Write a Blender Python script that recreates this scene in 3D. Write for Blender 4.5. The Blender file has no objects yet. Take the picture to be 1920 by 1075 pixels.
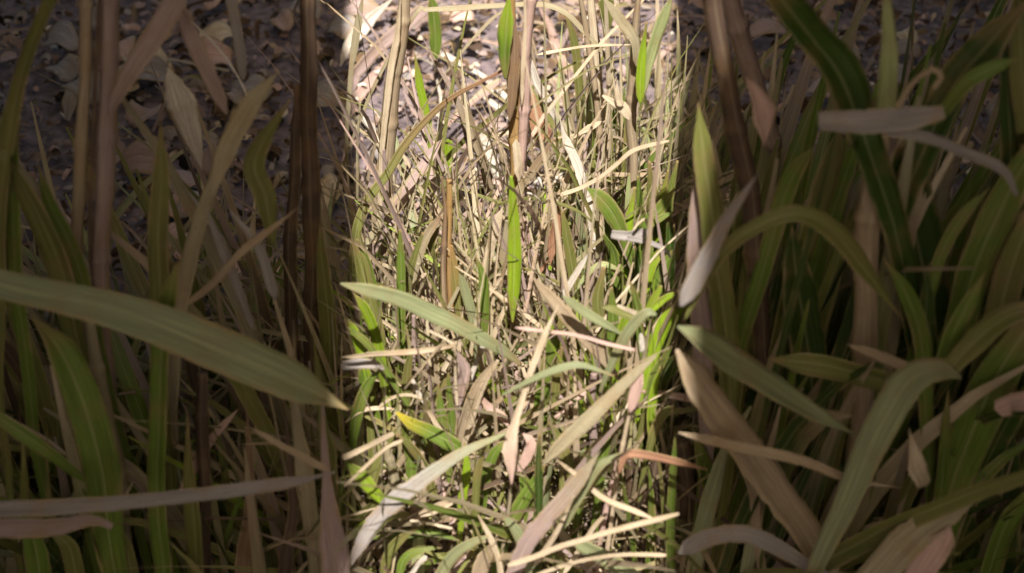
import bpy, math, random
import numpy as np
from mathutils import Vector
random.seed(7); rng = np.random.default_rng(11)
R_ = math.radians
SC = bpy.context.scene; COL = SC.collection

# ------------------------------------------------------------------ camera, sky, sun, exposure
PITCH, CAMZ, FPX = 35.0, 1.6, 2900.0
cd = bpy.data.cameras.new('camera'); cam = bpy.data.objects.new('camera', cd); COL.objects.link(cam)
cam.location = (0, 0, CAMZ); cam.rotation_euler = (R_(90 - PITCH), 0, 0)
cd.sensor_width = 36.0; cd.lens = 36.0 * FPX / 1920.0
cd.clip_start = 0.05; cd.clip_end = 400
cd.dof.use_dof = True; cd.dof.focus_distance = 2.45; cd.dof.aperture_fstop = 3.8
SC.camera = cam
SUN_EL, SUN_AZ = 56.0, 180.0          # sun high behind the viewer (the viewer looks along +Y)
w = bpy.data.worlds.new('World'); SC.world = w; w.use_nodes = True
nt = w.node_tree; bg = nt.nodes['Background']
sky = nt.nodes.new('ShaderNodeTexSky'); sky.sky_type = 'NISHITA'; sky.sun_disc = False
sky.sun_elevation = R_(SUN_EL); sky.sun_rotation = R_(SUN_AZ)
sky.dust_density = 4.0; sky.ozone_density = 0.6
warm = nt.nodes.new('ShaderNodeMix'); warm.data_type = 'RGBA'; warm.blend_type = 'MULTIPLY'; warm.inputs[0].default_value = 1
warm.inputs[7].default_value = (1.0, .90, .74, 1); nt.links.new(sky.outputs[0], warm.inputs[6])   # the photo's warm white balance
nt.links.new(warm.outputs[2], bg.inputs[0]); bg.inputs[1].default_value = 0.08
sd = bpy.data.lights.new('sun', 'SUN'); sd.energy = 4.6; sd.angle = R_(0.6); sd.color = (1.0, 0.95, 0.93)
so = bpy.data.objects.new('sun', sd); COL.objects.link(so)
az, el = R_(-90), R_(SUN_EL)
L = Vector((math.cos(el) * math.cos(az), math.cos(el) * math.sin(az), math.sin(el)))
so.rotation_euler = L.to_track_quat('Z', 'Y').to_euler()
SC.view_settings.view_transform = 'Standard'; SC.view_settings.look = 'None'
SC.view_settings.gamma = 1.0; SC.view_settings.exposure = 1.12

# ------------------------------------------------------------------ helpers
def lin(c):
    return tuple(((v / 255) / 12.92 if v / 255 <= 0.04045 else ((v / 255 + 0.055) / 1.055) ** 2.4) for v in c)
PAL = {k: lin(v) for k, v in dict(
    cream=(214, 196, 164), white=(224, 214, 196), tan=(176, 156, 126), mauve=(168, 146, 136), pink=(204, 172, 156),
    brown=(138, 112, 86), amber=(176, 140, 86), olive=(124, 126, 64), green=(112, 134, 50), vivid=(148, 176, 40),
    dgreen=(64, 88, 28), sage=(150, 156, 112), pgreen=(172, 180, 122), khaki=(166, 154, 122), grey=(158, 150, 142),
    yellow=(196, 180, 48), dbrown=(92, 74, 60), straw=(204, 184, 152), rust=(180, 134, 104), black=(30, 26, 22)).items()}
p_ = R_(PITCH); FW = np.array([0, math.cos(p_), -math.sin(p_)]); UP = np.array([0, math.sin(p_), math.cos(p_)]); RT = np.array([1.0, 0, 0])
def ray(x, y): return FW + (x - 960) / FPX * RT + (537.5 - y) / FPX * UP
def gY(y):                                  # where the ground lies along a line of sight
    d = ray(960, y); return d[1] * CAMZ / -d[2]
def at(x, y, Y):                            # point at forward distance Y
    d = ray(x, y); t = Y / d[1]; return np.array([0, 0, CAMZ]) + d * t, t

def grass_mat(name, rough=0.55, spec=0.35, trans=0.18, blotch=0.35, fleck=0.0, midrib=.0):
    m = bpy.data.materials.new(name); m.use_nodes = True; n = m.node_tree; N = n.nodes; Lk = n.links
    N.clear(); out = N.new('ShaderNodeOutputMaterial')
    at_ = N.new('ShaderNodeAttribute'); at_.attribute_name = 'tint'
    uv = N.new('ShaderNodeTexCoord'); mp = N.new('ShaderNodeMapping'); mp.inputs['Scale'].default_value = (7, 1.3, 1)
    Lk.new(uv.outputs['UV'], mp.inputs[0])
    vein = N.new('ShaderNodeTexNoise'); vein.inputs['Scale'].default_value = 2.2; vein.inputs['Detail'].default_value = 4
    mp2 = N.new('ShaderNodeMapping'); mp2.inputs['Scale'].default_value = (9, .35, 1); Lk.new(uv.outputs['UV'], mp2.inputs[0]); Lk.new(mp2.outputs[0], vein.inputs['Vector'])
    bl = N.new('ShaderNodeTexNoise'); bl.inputs['Scale'].default_value = 26; bl.inputs['Detail'].default_value = 5
    Lk.new(uv.outputs['Object'], bl.inputs['Vector'])
    r1 = N.new('ShaderNodeMapRange'); r1.inputs['From Min'].default_value = .3; r1.inputs['From Max'].default_value = .7
    r1.inputs['To Min'].default_value = .66; r1.inputs['To Max'].default_value = 1.22; Lk.new(vein.outputs[0], r1.inputs[0])
    mul = N.new('ShaderNodeMix'); mul.data_type = 'RGBA'; mul.blend_type = 'MULTIPLY'; mul.inputs[0].default_value = 1
    Lk.new(at_.outputs['Color'], mul.inputs[6]); Lk.new(r1.outputs[0], mul.inputs[7])
    sx = N.new('ShaderNodeSeparateXYZ'); Lk.new(uv.outputs['UV'], sx.inputs[0])
    def mth(op, a, b=None):
        q = N.new('ShaderNodeMath'); q.operation = op
        for i_, v_ in enumerate((a, b)):
            if v_ is None: continue
            if isinstance(v_, (int, float)): q.inputs[i_].default_value = v_
            else: Lk.new(v_, q.inputs[i_])
        return q.outputs[0]
    dist = mth('ABSOLUTE', mth('SUBTRACT', mth('FRACT', sx.outputs[0]), .5))
    rib = N.new('ShaderNodeMapRange'); rib.inputs['From Min'].default_value = .055; rib.inputs['From Max'].default_value = .015; rib.inputs['To Max'].default_value = midrib; Lk.new(dist, rib.inputs[0])
    mr = N.new('ShaderNodeMix'); mr.data_type = 'RGBA'; mr.inputs[7].default_value = (*lin((206, 198, 150)), 1); Lk.new(rib.outputs[0], mr.inputs[0]); Lk.new(mul.outputs[2], mr.inputs[6])
    eg = N.new('ShaderNodeMapRange'); eg.inputs['From Min'].default_value = .36; eg.inputs['From Max'].default_value = .5; eg.inputs['To Max'].default_value = .9
    Lk.new(mth('ADD', dist, mth('MULTIPLY', mth('SUBTRACT', bl.outputs[0], .62), .35)), eg.inputs[0])
    me_ = N.new('ShaderNodeMix'); me_.data_type = 'RGBA'; me_.inputs[7].default_value = (*lin((176, 156, 108)), 1); Lk.new(eg.outputs[0], me_.inputs[0]); Lk.new(mr.outputs[2], me_.inputs[6])
    mul = me_
    r2 = N.new('ShaderNodeMapRange'); r2.inputs['From Min'].default_value = .48; r2.inputs['From Max'].default_value = .72
    r2.inputs['To Max'].default_value = blotch; Lk.new(bl.outputs[0], r2.inputs[0])
    mx = N.new('ShaderNodeMix'); mx.data_type = 'RGBA'; mx.inputs[7].default_value = (*lin((150, 118, 78)), 1)
    Lk.new(r2.outputs[0], mx.inputs[0]); Lk.new(mul.outputs[2], mx.inputs[6])
    col = mx.outputs[2]
    if fleck:
        fk = N.new('ShaderNodeTexVoronoi'); fk.inputs['Scale'].default_value = 190; Lk.new(uv.outputs['Object'], fk.inputs['Vector'])
        r3 = N.new('ShaderNodeMapRange'); r3.inputs['From Min'].default_value = .16; r3.inputs['From Max'].default_value = .1; r3.inputs['To Max'].default_value = fleck
        Lk.new(fk.outputs['Distance'], r3.inputs[0])
        m3 = N.new('ShaderNodeMix'); m3.data_type = 'RGBA'; m3.inputs[7].default_value = (*lin((84, 60, 40)), 1)
        Lk.new(r3.outputs[0], m3.inputs[0]); Lk.new(col, m3.inputs[6]); col = m3.outputs[2]
    b = N.new('ShaderNodeBsdfPrincipled'); b.inputs['Roughness'].default_value = rough; b.inputs['Specular IOR Level'].default_value = spec
    Lk.new(col, b.inputs['Base Color'])
    bp = N.new('ShaderNodeBump'); bp.inputs['Strength'].default_value = .45; bp.inputs['Distance'].default_value = .0012
    Lk.new(vein.outputs[0], bp.inputs['Height']); Lk.new(bp.outputs[0], b.inputs['Normal'])
    tr = N.new('ShaderNodeBsdfTranslucent'); Lk.new(col, tr.inputs[0])
    ms = N.new('ShaderNodeMixShader'); ms.inputs[0].default_value = trans
    Lk.new(b.outputs[0], ms.inputs[1]); Lk.new(tr.outputs[0], ms.inputs[2]); Lk.new(ms.outputs[0], out.inputs[0])
    return m
M_GREEN = grass_mat('green_blade', .5, .4, .38, .35, .4, .26)
M_DRY = grass_mat('dry_blade', .65, .3, .28, .4, .55, .12)
M_LITTER = grass_mat('dead_leaf', .8, .2, .1, .5, .6)

class MB:                                    # collects ribbons and tubes, builds ONE mesh object
    def __init__(s): s.v = []; s.f = []; s.uv = []; s.c = []; s.n = 0
    def add(s, V, F, UV, C):
        s.v.append(V); s.f.append(F + s.n); s.uv.append(UV); s.c.append(C); s.n += len(V)
    def build(s, name, mat, parent=None, smooth=True):
        V = np.concatenate(s.v); F = np.concatenate(s.f); UV = np.concatenate(s.uv); C = np.concatenate(s.c)
        org = V[np.argmin(V[:, 2])].copy() if parent is None else np.array(parent.location)
        me = bpy.data.meshes.new(name); me.vertices.add(len(V)); me.vertices.foreach_set('co', (V - org).astype(np.float32).ravel())
        me.loops.add(F.size); me.polygons.add(len(F))
        me.loops.foreach_set('vertex_index', F.ravel().astype(np.int32))
        me.polygons.foreach_set('loop_start', np.arange(0, F.size, 4, dtype=np.int32))
        me.update(calc_edges=True)
        u = me.uv_layers.new(name='uv'); u.data.foreach_set('uv', UV[F.ravel()].astype(np.float32).ravel())
        a = me.color_attributes.new('tint', 'FLOAT_COLOR', 'POINT')
        a.data.foreach_set('color', np.c_[C, np.ones(len(C))].astype(np.float32).ravel())
        if smooth: me.polygons.foreach_set('use_smooth', np.ones(len(F), bool))
        me.materials.append(mat); me.validate()
        o = bpy.data.objects.new(name, me); COL.objects.link(o)
        if parent is None: o.location = org
        else: o.parent = parent
        return o

def spline(P, n):                            # Catmull-Rom through points (any dimension)
    P = np.asarray(P, float)
    if len(P) == 2: P = np.array([P[0], (P[0] + P[1]) / 2, P[1]])
    Q = np.vstack([2 * P[0] - P[1], P, 2 * P[-1] - P[-2]]); k = len(P) - 1
    t = np.linspace(0, k, n); i = np.minimum(t.astype(int), k - 1); f = (t - i)[:, None]
    a, b, c, d = Q[i], Q[i + 1], Q[i + 2], Q[i + 3]
    return .5 * (2 * b + (c - a) * f + (2 * a - 5 * b + 4 * c - d) * f ** 2 + (3 * b - a - 3 * c + d) * f ** 3)

def ribbon(mb, C, W, tint, roll=0.0, twist=0.0, fold=.28, thick=.0007, tip=None, face=None, ragged=.05, seed=None, brown=None):
    """channelled leaf with real thickness: C centre line (n,3), W full width (n)"""
    r = np.random.default_rng(seed if seed is not None else random.randrange(1 << 30)); n = len(C)
    T = np.gradient(C, axis=0); T /= np.linalg.norm(T, axis=1)[:, None] + 1e-9
    if face is None: face = np.array([0, -math.cos(p_), math.sin(p_)])
    S = np.cross(T, face); S /= np.linalg.norm(S, axis=1)[:, None] + 1e-9; Nn = np.cross(S, T)
    s = np.linspace(0, 1, n); a = roll + twist * (s - .5)
    S2 = S * np.cos(a)[:, None] + Nn * np.sin(a)[:, None]; N2 = -S * np.sin(a)[:, None] + Nn * np.cos(a)[:, None]
    us = np.array([-1, -.55, 0, .55, 1]); m = 5; ph = r.uniform(0, 6); kk = r.uniform(4, 11)
    e1 = 1 + ragged * np.convolve(r.normal(size=n + 6), np.ones(3) / 1.7, 'same')[3:-3]
    e2 = 1 + ragged * np.convolve(r.normal(size=n + 6), np.ones(3) / 1.7, 'same')[3:-3]
    rows = []
    for side in (0, 1):
        for u in (us if side == 0 else us[::-1]):
            e = e1 if u < 0 else e2
            h = fold * (abs(u) ** 1.3) * (1 + .55 * np.sin(ph + s * kk + (2.1 if u > 0 else 0)))
            off = (thick if side == 0 else -thick) * (1 if abs(u) < 1 else .35) + (thick * 1.1 if (u == 0 and side == 1) else 0) * -1
            rows.append(C + S2 * (u * W / 2 * e)[:, None] + N2 * ((h * W / 2)[:, None] + off))
    V = np.stack(rows, 1).reshape(-1, 3); k = 2 * m
    i = np.arange(n - 1)[:, None] * k; j = np.arange(k)[None]; j2 = (j + 1) % k
    F = np.stack([i + j, i + j2, i + k + j2, i + k + j], -1).reshape(-1, 4)
    caps = np.array([[0, 9, 8, 1], [1, 8, 7, 2], [2, 7, 6, 3], [3, 6, 5, 4]]); F = np.vstack([F, caps, caps[:, ::-1] + (n - 1) * k])
    uu = np.r_[us, us[::-1]] * .5 + .5; ln = np.r_[0, np.cumsum(np.linalg.norm(np.diff(C, axis=0), axis=1))]
    o = r.integers(50)
    UV = np.stack([np.tile(uu, (n, 1)) + o, np.tile(ln[:, None] * 14 + o, (1, k))], -1).reshape(-1, 2)
    c0 = np.array(tint) * r.uniform(.93, 1.07); c = np.tile(c0, (n, 1))
    if tip is not None: q = np.clip((s - .45) / .5, 0, 1)[:, None]; c = c * (1 - q) + np.array(tip) * q
    if tip is None and brown: q = (np.clip((s - brown) / (1.001 - brown), 0, 1) * .8)[:, None]; c = c * (1 - q) + np.array(lin((168, 136, 92))) * q
    mb.add(V, F, UV, np.repeat(c, k, 0))

def tube(mb, C, W, tint, tip=None, k=8, flat=1.0, grooves=.12, seed=None):
    r = np.random.default_rng(seed if seed is not None else random.randrange(1 << 30)); n = len(C)
    T = np.gradient(C, axis=0); T /= np.linalg.norm(T, axis=1)[:, None] + 1e-9
    face = np.array([0, -math.cos(p_), math.sin(p_)]); S = np.cross(T, face); S /= np.linalg.norm(S, axis=1)[:, None] + 1e-9; Nn = np.cross(S, T)
    th = np.arange(k) / k * 2 * math.pi; g = 1 + grooves * np.cos(th * 3 + r.random() * 6)
    V = np.stack([C + (S * math.cos(t) + Nn * math.sin(t) * flat) * (W / 2 * gg)[:, None] for t, gg in zip(th, g)], 1).reshape(-1, 3)
    i = np.arange(n - 1)[:, None] * k; j = np.arange(k)[None]; j2 = (j + 1) % k
    F = np.stack([i + j, i + j2, i + k + j2, i + k + j], -1).reshape(-1, 4)
    cap = [[0, q, q + 1, q + 2] for q in range(1, k - 2, 2)]; cap = np.array(cap); F = np.vstack([F, cap[:, ::-1], cap + (n - 1) * k])
    ln = np.r_[0, np.cumsum(np.linalg.norm(np.diff(C, axis=0), axis=1))]; o = r.integers(50)
    UV = np.stack([np.tile(np.arange(k) / k * 2, (n, 1)) + o, np.tile(ln[:, None] * 14 + o, (1, k))], -1).reshape(-1, 2)
    s = np.linspace(0, 1, n); c = np.tile(np.array(tint) * r.uniform(.93, 1.07), (n, 1))
    if tip is not None: q = np.clip((s - .35) / .5, 0, 1)[:, None]; c = c * (1 - q) + np.array(tip) * q
    mb.add(V, F, UV, np.repeat(c, k, 0))

def tag(o, label=None, cat=None, group=None, kind=None):
    if label: o['label'] = label
    if cat: o['category'] = cat
    if group: o['group'] = group
    if kind: o['kind'] = kind
    return o

GREENS = {'olive', 'green', 'vivid', 'dgreen', 'sage', 'pgreen', 'yellow'}
CUR = [None]                                 # parent of the parts being built
def S(name, label, cat, col, pts, w, Y=None, lie=None, lean=0.0, tip=None, roll=None, root=True, shape=None, twist=None, group=None, fold=None):
    """One traced blade / stalk / straw with real depth. pts run base -> tip. Y: forward distance of an upright blade; lie: height above soil of a fallen one."""
    if Y is not None and not 640 < pts[len(pts) // 2][0] < 1272: Y = 1.26 + (Y - 1.07) * .75
    pts = [tuple(q) for q in pts]; n = max(10, int(4 + 5 * len(pts)))
    if shape is None: shape = 'leaf' if name in ('grass_blade', 'leaf', 'leaf_blade') else 'stem' if name in ('stem', 'dry_stalk') else 'straw'
    ws = list(w) if isinstance(w, (list, tuple)) else None
    P3, T = [], []
    k = len(pts) - 1
    for i, (x, y) in enumerate(pts):
        if lie is not None: h = lie if not isinstance(lie, (list, tuple)) else lie[0] + (lie[1] - lie[0]) * i / k; yy = gY(y) - h * 1.25
        else:
            Y0 = Y if Y is not None else min(gY(min(pts[0][1], 1075)) - .08, 2.6); yy = Y0 + lean * (i / k)
        q, t = at(x, y, yy); q[2] = max(q[2], .012); P3.append(q); T.append(t)
    C = spline(P3, n); t = np.interp(np.linspace(0, 1, n), np.linspace(0, 1, k + 1), T); s = np.linspace(0, 1, n)
    if ws: W = np.interp(s, np.linspace(0, 1, len(ws)), ws)
    elif shape == 'leaf': W = w * np.clip(np.minimum(.62 + s * 1.5, 1) * np.clip((1 - s) / .38, 0.05, 1) ** .7, .05, 1)
    elif shape == 'stem': W = w * (1 - .25 * s)
    else: W = w * (np.clip(np.minimum(s, 1 - s) * 9 + .5, .4, 1))
    inside = lambda q: -12 < q[0] < 1932 and -12 < q[1] < 1087
    if 'strip' not in (label or '') and shape != 'stem' and W[-1] > 4 and inside(pts[-1]): W = W * np.clip((1 - s) / .22 + .02, 0, 1) ** .85
    if 'strip' not in (label or '') and shape != 'stem' and W[0] > 4 and not (root and lie is None) and inside(pts[0]): W = W * np.clip(s / .12 + .08, 0, 1) ** .8
    Wm = W * t / FPX * (1.0 if max(W) > 27 or (Y and Y < 1.3 and lie is None) or not 640 < pts[len(pts) // 2][0] < 1275 else 1.28)
    if lie is None and root and C[0][2] > .03:   # the part that runs down to the soil
        b = C[0]; d = C[0] - C[1]; d = d / (np.linalg.norm(d) + 1e-9); m = 9; g = []
        sx = np.clip(d[0] / max(-d[2], .25), -.8, .8) if d[2] < 0 else 0.0
        for q in np.linspace(1, 0, m)[:-1]:
            g.append([b[0] + sx * b[2] * (q - .45 * q * q) * .8, b[1] + lean * 0 + .03 * q * b[2], b[2] * (1 - q)])
        C = np.vstack([g, C]); Wm = np.r_[np.linspace(.55, .95, m - 1) * Wm[0], Wm]
    r = random.Random(hash((round(pts[0][0]), round(pts[0][1]), len(pts))) & 0xffff)
    roll = r.uniform(-.5, .5) if roll is None else roll; twist = r.uniform(-.7, .7) if twist is None else twist
    mb = MB(); tp = PAL[tip] if tip else None
    if col in GREENS and shape != 'stem':
        C = spline(C, len(C) * 2); Wm = np.interp(np.linspace(0, 1, len(C)), np.linspace(0, 1, len(Wm)), Wm)
        d = np.r_[0, np.cumsum(np.linalg.norm(np.diff(C, axis=0), axis=1))]; ph = r.uniform(0, 6); C[:, 0] += .0016 * np.sin(d * 24 + ph); C[:, 2] += .0014 * np.sin(d * 31 + ph)
    if shape == 'stem' or col not in GREENS:                        # dry stalks bend and swell at their nodes
        C = spline(C, len(C) * 3); Wm = np.interp(np.linspace(0, 1, len(C)), np.linspace(0, 1, len(Wm)), Wm)
        d = np.r_[0, np.cumsum(np.linalg.norm(np.diff(C, axis=0), axis=1))]; ph = r.uniform(0, 6)
        wb = min(np.mean(Wm), .012); C[:, 0] += wb * (.16 * np.sin(d * 15 + ph) + .06 * np.sin(d * 41 + ph * 2)); C[:, 1] += wb * .2 * np.sin(d * 12 + ph)
        if shape == 'stem':
            k0 = (d + r.uniform(0, .15)) % .17; Wm = Wm * (1 + .22 * np.exp(-((k0 - .085) / .006) ** 2) - .12 * np.clip((k0 - .085) / .085, 0, 1))
    green = col in GREENS; mat = M_GREEN if green else M_DRY
    if shape == 'stem': tube(mb, C, Wm, PAL[col], tp, flat=.8, seed=r.randrange(9999))
    else:
        ribbon(mb, C, Wm / max(math.cos(roll), .75) * 1.02, PAL[col], roll, twist, fold if fold is not None else (.3 if shape == 'leaf' else .45), .0006, tp, ragged=.014 if green else .035, brown=r.uniform(.78, .97) if green else None, seed=r.randrange(9999))
    o = mb.build(name, mat, CUR[0])
    if CUR[0] is None: tag(o, label, cat, group)
    elif label: o['label'] = label
    return o
def plant(name, label, cat, x, Y):           # an Empty at the plant's foot
    q, t = at(x, 537, Y); e = bpy.data.objects.new(name, None); COL.objects.link(e); e.location = (q[0], Y, 0); e.empty_display_size = .05
    tag(e, label, cat); CUR[0] = e; return e
def done(): CUR[0] = None

# ------------------------------------------------------------------ ground
def vnoise(x, y, seed, octs=5, base=3.0):
    r = np.random.default_rng(seed); out = np.zeros_like(x); amp = 1.0; fr = base
    for _ in range(octs):
        G = r.random((256, 256)); X, Yy = x * fr, y * fr; i, j = np.floor(X).astype(int), np.floor(Yy).astype(int)
        fx, fy = X - i, Yy - j; fx = fx * fx * (3 - 2 * fx); fy = fy * fy * (3 - 2 * fy)
        g = lambda a, b: G[a % 256, b % 256]
        out += amp * ((g(i, j) * (1 - fx) + g(i + 1, j) * fx) * (1 - fy) + (g(i, j + 1) * (1 - fx) + g(i + 1, j + 1) * fx) * fy - .5); amp *= .55; fr *= 2.1
    return out
gx = np.r_[-60, -30, -15, -8, -4, np.arange(-2.2, 2.21, .014), 4, 8, 15, 30, 60]
gy = np.r_[-60, -30, -15, -8, -4, -2, np.arange(0.3, 5.2, .014), 6.5, 9, 15, 30, 60]
GX, GY = np.meshgrid(gx, gy); H = vnoise(GX + 70, GY + 70, 3) * .016
H[(abs(GX) > 2.3) | (GY > 5.3) | (GY < .2)] = 0
me = bpy.data.meshes.new('ground'); nx, ny = len(gx), len(gy)
V = np.stack([GX, GY, H - .006], -1).reshape(-1, 3)
I = (np.arange(ny - 1)[:, None] * nx + np.arange(nx - 1)[None]).ravel(); F = np.stack([I, I + 1, I + nx + 1, I + nx], 1)
me.vertices.add(len(V)); me.vertices.foreach_set('co', V.astype(np.float32).ravel()); me.loops.add(F.size); me.polygons.add(len(F))
me.loops.foreach_set('vertex_index', F.ravel().astype(np.int32)); me.polygons.foreach_set('loop_start', np.arange(0, F.size, 4, dtype=np.int32)); me.update(calc_edges=True)
me.polygons.foreach_set('use_smooth', np.ones(len(F), bool))
gm = bpy.data.materials.new('dry_soil'); gm.use_nodes = True; n = gm.node_tree; N = n.nodes; b = N['Principled BSDF']
tc = N.new('ShaderNodeTexCoord'); n1 = N.new('ShaderNodeTexNoise'); n1.inputs['Scale'].default_value = 34; n1.inputs['Detail'].default_value = 8
n.links.new(tc.outputs['Object'], n1.inputs['Vector'])
cr = N.new('ShaderNodeValToRGB'); cr.color_ramp.elements[0].position = .32; cr.color_ramp.elements[0].color = (*lin((76, 66, 66)), 1)
cr.color_ramp.elements[1].position = .7; cr.color_ramp.elements[1].color = (*lin((142, 126, 124)), 1)
n.links.new(n1.outputs[0], cr.inputs[0]); n.links.new(cr.outputs[0], b.inputs['Base Color']); b.inputs['Roughness'].default_value = .95
n2 = N.new('ShaderNodeTexNoise'); n2.inputs['Scale'].default_value = 120; n2.inputs['Detail'].default_value = 6; n.links.new(tc.outputs['Object'], n2.inputs['Vector'])
bp = N.new('ShaderNodeBump'); bp.inputs['Distance'].default_value = .006; n.links.new(n2.outputs[0], bp.inputs['Height']); n.links.new(bp.outputs[0], b.inputs['Normal'])
me.materials.append(gm); go = bpy.data.objects.new('ground', me); COL.objects.link(go); tag(go, kind='structure')

# ------------------------------------------------------------------ unseen timber added to shade both sides: two overhead decks leave a sun slot
wm = bpy.data.materials.new('shade_board_timber'); wm.use_nodes = True; n = wm.node_tree; N = n.nodes; b = N['Principled BSDF']
tc = N.new('ShaderNodeTexCoord'); wv = N.new('ShaderNodeTexNoise'); mp = N.new('ShaderNodeMapping'); mp.inputs['Scale'].default_value = (14, 1.2, 6)
n.links.new(tc.outputs['Object'], mp.inputs[0]); n.links.new(mp.outputs[0], wv.inputs['Vector']); wv.inputs['Scale'].default_value = 4; wv.inputs['Detail'].default_value = 6
cr = N.new('ShaderNodeValToRGB'); cr.color_ramp.elements[0].color = (*lin((44, 36, 30)), 1); cr.color_ramp.elements[1].color = (*lin((98, 84, 70)), 1)
n.links.new(wv.outputs[0], cr.inputs[0]); n.links.new(cr.outputs[0], b.inputs['Base Color']); b.inputs['Roughness'].default_value = .85
def boxes(name, bs, parent):
    vs, fs = [], []
    for quad, z0, z1 in bs:
        o = len(vs); vs += [(x, y, z0) for x, y in quad] + [(x, y, z1) for x, y in quad]
        fs += [(o, o + 3, o + 2, o + 1), (o + 4, o + 5, o + 6, o + 7)] + [(o + i, o + (i + 1) % 4, o + 4 + (i + 1) % 4, o + 4 + i) for i in range(4)]
    m = bpy.data.meshes.new(name); m.from_pydata(vs, [], fs); m.materials.append(wm); ob = bpy.data.objects.new(name, m); COL.objects.link(ob); ob.parent = parent; return ob
RH = 2.3
def edge(y): return float(np.interp(y, [-2.2, .1, .45, .72, .95, 1.96, 3.4], [.185, .198, .22, .245, .285, .405, .54]))   # slot shaped so only the centre strip is sunlit; widens away from viewer
def shade_caster(side, label):  # boards outside the view, added to darken one side
    e = bpy.data.objects.new('added_shade_caster', None); COL.objects.link(e); e.location = (0, 0, 0); tag(e, label, 'shade_caster')
    bs = []; y = -2.2
    while y < 3.3:
        y1 = y + .18; a0, a1 = edge(y), edge(y1); jit = random.uniform(-.008, .008)
        q = [(a0 + jit, y), (2.2, y), (2.2, y1 - .002), (a1 + jit, y1 - .002)]
        if side < 0: q = [(-x, yy) for x, yy in q][::-1]
        bs.append((q, RH + random.uniform(0, .006), RH + .03)); y = y1
    boxes('shade_deck', bs, e)
    ws = []
    for i in range(11):
        x0, x1 = sorted((side * 2.12, side * 2.15)); z = .1 + i * .2
        ws.append(([(x0, -2.2), (x1, -2.2), (x1, 5.2), (x0, 5.2)], z, z + .194))
    boxes('shade_wall', ws, e)  # unseen side wall, added to cut the sky light
    for yy in (-2.2, .6, 3.1):
        x0, x1 = sorted((side * 2.02, side * 2.115)); boxes('shade_post', [([(x0, yy), (x1, yy), (x1, yy + .095), (x0, yy + .095)], 0, RH - .004)], e)
shade_caster(-1, 'unseen dark boards added to shade the grass on the left')
shade_caster(1, 'unseen dark boards added to shade the grass on the right')

# ------------------------------------------------------------------ CENTRE, back to front: sparse straws and blades over the bare soil
S('straw', 'pale cream wide blade crossing the top left corner of the sunlit grass', 'dry blade', 'white', [(640,125),(655,85),(676,54),(706,24),(738,-4)], [6,14,22,12,9], lie=(.05,.28))
S('straw', 'broad mauve dry blade running diagonally across the upper left soil', 'dry blade', 'mauve', [(645,160),(700,98),(745,58),(792,20),(830,-6)], 18, lie=(.05,.2))
S('straw', 'dusty pink blade fallen below the broad mauve one at upper left', 'dry blade', 'pink', [(640,235),(668,192),(695,155),(722,112)], 16, lie=.03)
S('straw', 'straight white straw lying on grey soil left of the amber shoot', 'straw', 'white', [(824,98),(860,116),(897,138),(930,167),(961,200)], 8, lie=.03)
S('straw', 'blunt white straw leaning against the tall pale stalk near the left edge', 'straw', 'white', [(676,208),(698,240),(716,270)], 10, lie=.05)
S('straw', 'thin white straw beside the upper green blade', 'straw', 'white', [(818,150),(828,195),(825,262),(840,328)], [3,6,5,3], lie=.08)
S('straw', 'white curved straw just left of the amber shoot, above the others', 'straw', 'white', [(900,176),(932,200),(958,228)], [4,9,4], lie=.05)
S('straw', 'cream straw slanting up to the amber shoot in the upper middle', 'straw', 'cream', [(822,252),(868,207),(905,172),(940,148)], 7, lie=.07)
S('straw', 'pink straw lying just below the reddish slanting tip in the upper middle', 'straw', 'pink', [(815,262),(852,222),(894,186),(938,152)], 5, lie=.1)
S('straw', 'bleached pinkish wide straw curving through the middle soil', 'dry blade', 'white', [(876,222),(905,262),(925,305),(938,365)], [6,13,15,8], lie=.06)
S('straw', 'short white chip-like straw standing in the middle left litter', 'straw', 'white', [(788,320),(795,352),(799,390)], [8,10,6], lie=.03)
S('straw', 'thin pink straw crossing under the mauve double blade', 'straw', 'pink', [(743,285),(765,335),(781,388),(797,436)], 7, lie=.05)
S('straw', 'grey pink blade behind the pale twig in the upper right middle', 'dry blade', 'pink', [(1008,12),(1032,58),(1048,100),(1068,150)], 12, lie=.03)
S('straw', 'lavender straw slanting under the pale twig', 'straw', 'mauve', [(1018,150),(1045,100),(1068,50)], 9, lie=.02)
S('straw', 'pink straw lying at the upper right edge of the sunlight', 'straw', 'pink', [(1226,122),(1248,100),(1275,76)], 8, lie=.04)
S('straw', 'grey mauve blade lying behind the right pale shoot', 'dry blade', 'mauve', [(1205,218),(1235,200),(1275,178)], 12, lie=.05)
S('straw', 'mauve straw lying behind the narrow white blade', 'straw', 'mauve', [(1040,190),(1060,160),(1082,132)], 10, lie=.02)
S('grass_blade', 'green blade hanging down at the top, left of centre', 'grass blade', 'green', [(806,-6),(814,40),(818,80),(816,124)], [14,18,18,8], Y=2.95, root=False)
S('grass_blade', 'bright yellow green blade standing behind the arching khaki blade', 'grass blade', 'vivid', [(803,262),(797,215),(787,160),(779,98)], [13,13,12,6], Y=2.55)
S('grass_blade', 'dull brown green blade crossing down to the dry middle clump', 'grass blade', 'khaki', [(916,445),(918,395),(910,340),(893,275),(872,220),(850,172),(826,130),(790,68)], 10, Y=2.4, tip='mauve')
S('grass_blade', 'short bright green tip with pale edge above the amber stalks', 'grass blade', 'vivid', [(838,262),(840,290),(842,330)], [13,13,3], Y=2.5, root=False)
S('straw', 'thin grass stem running steeply down from the top horizontal blade', 'grass stem', 'khaki', [(834,138),(858,108),(885,76),(925,34),(962,10)], 4, Y=2.5, lean=.1)
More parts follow.
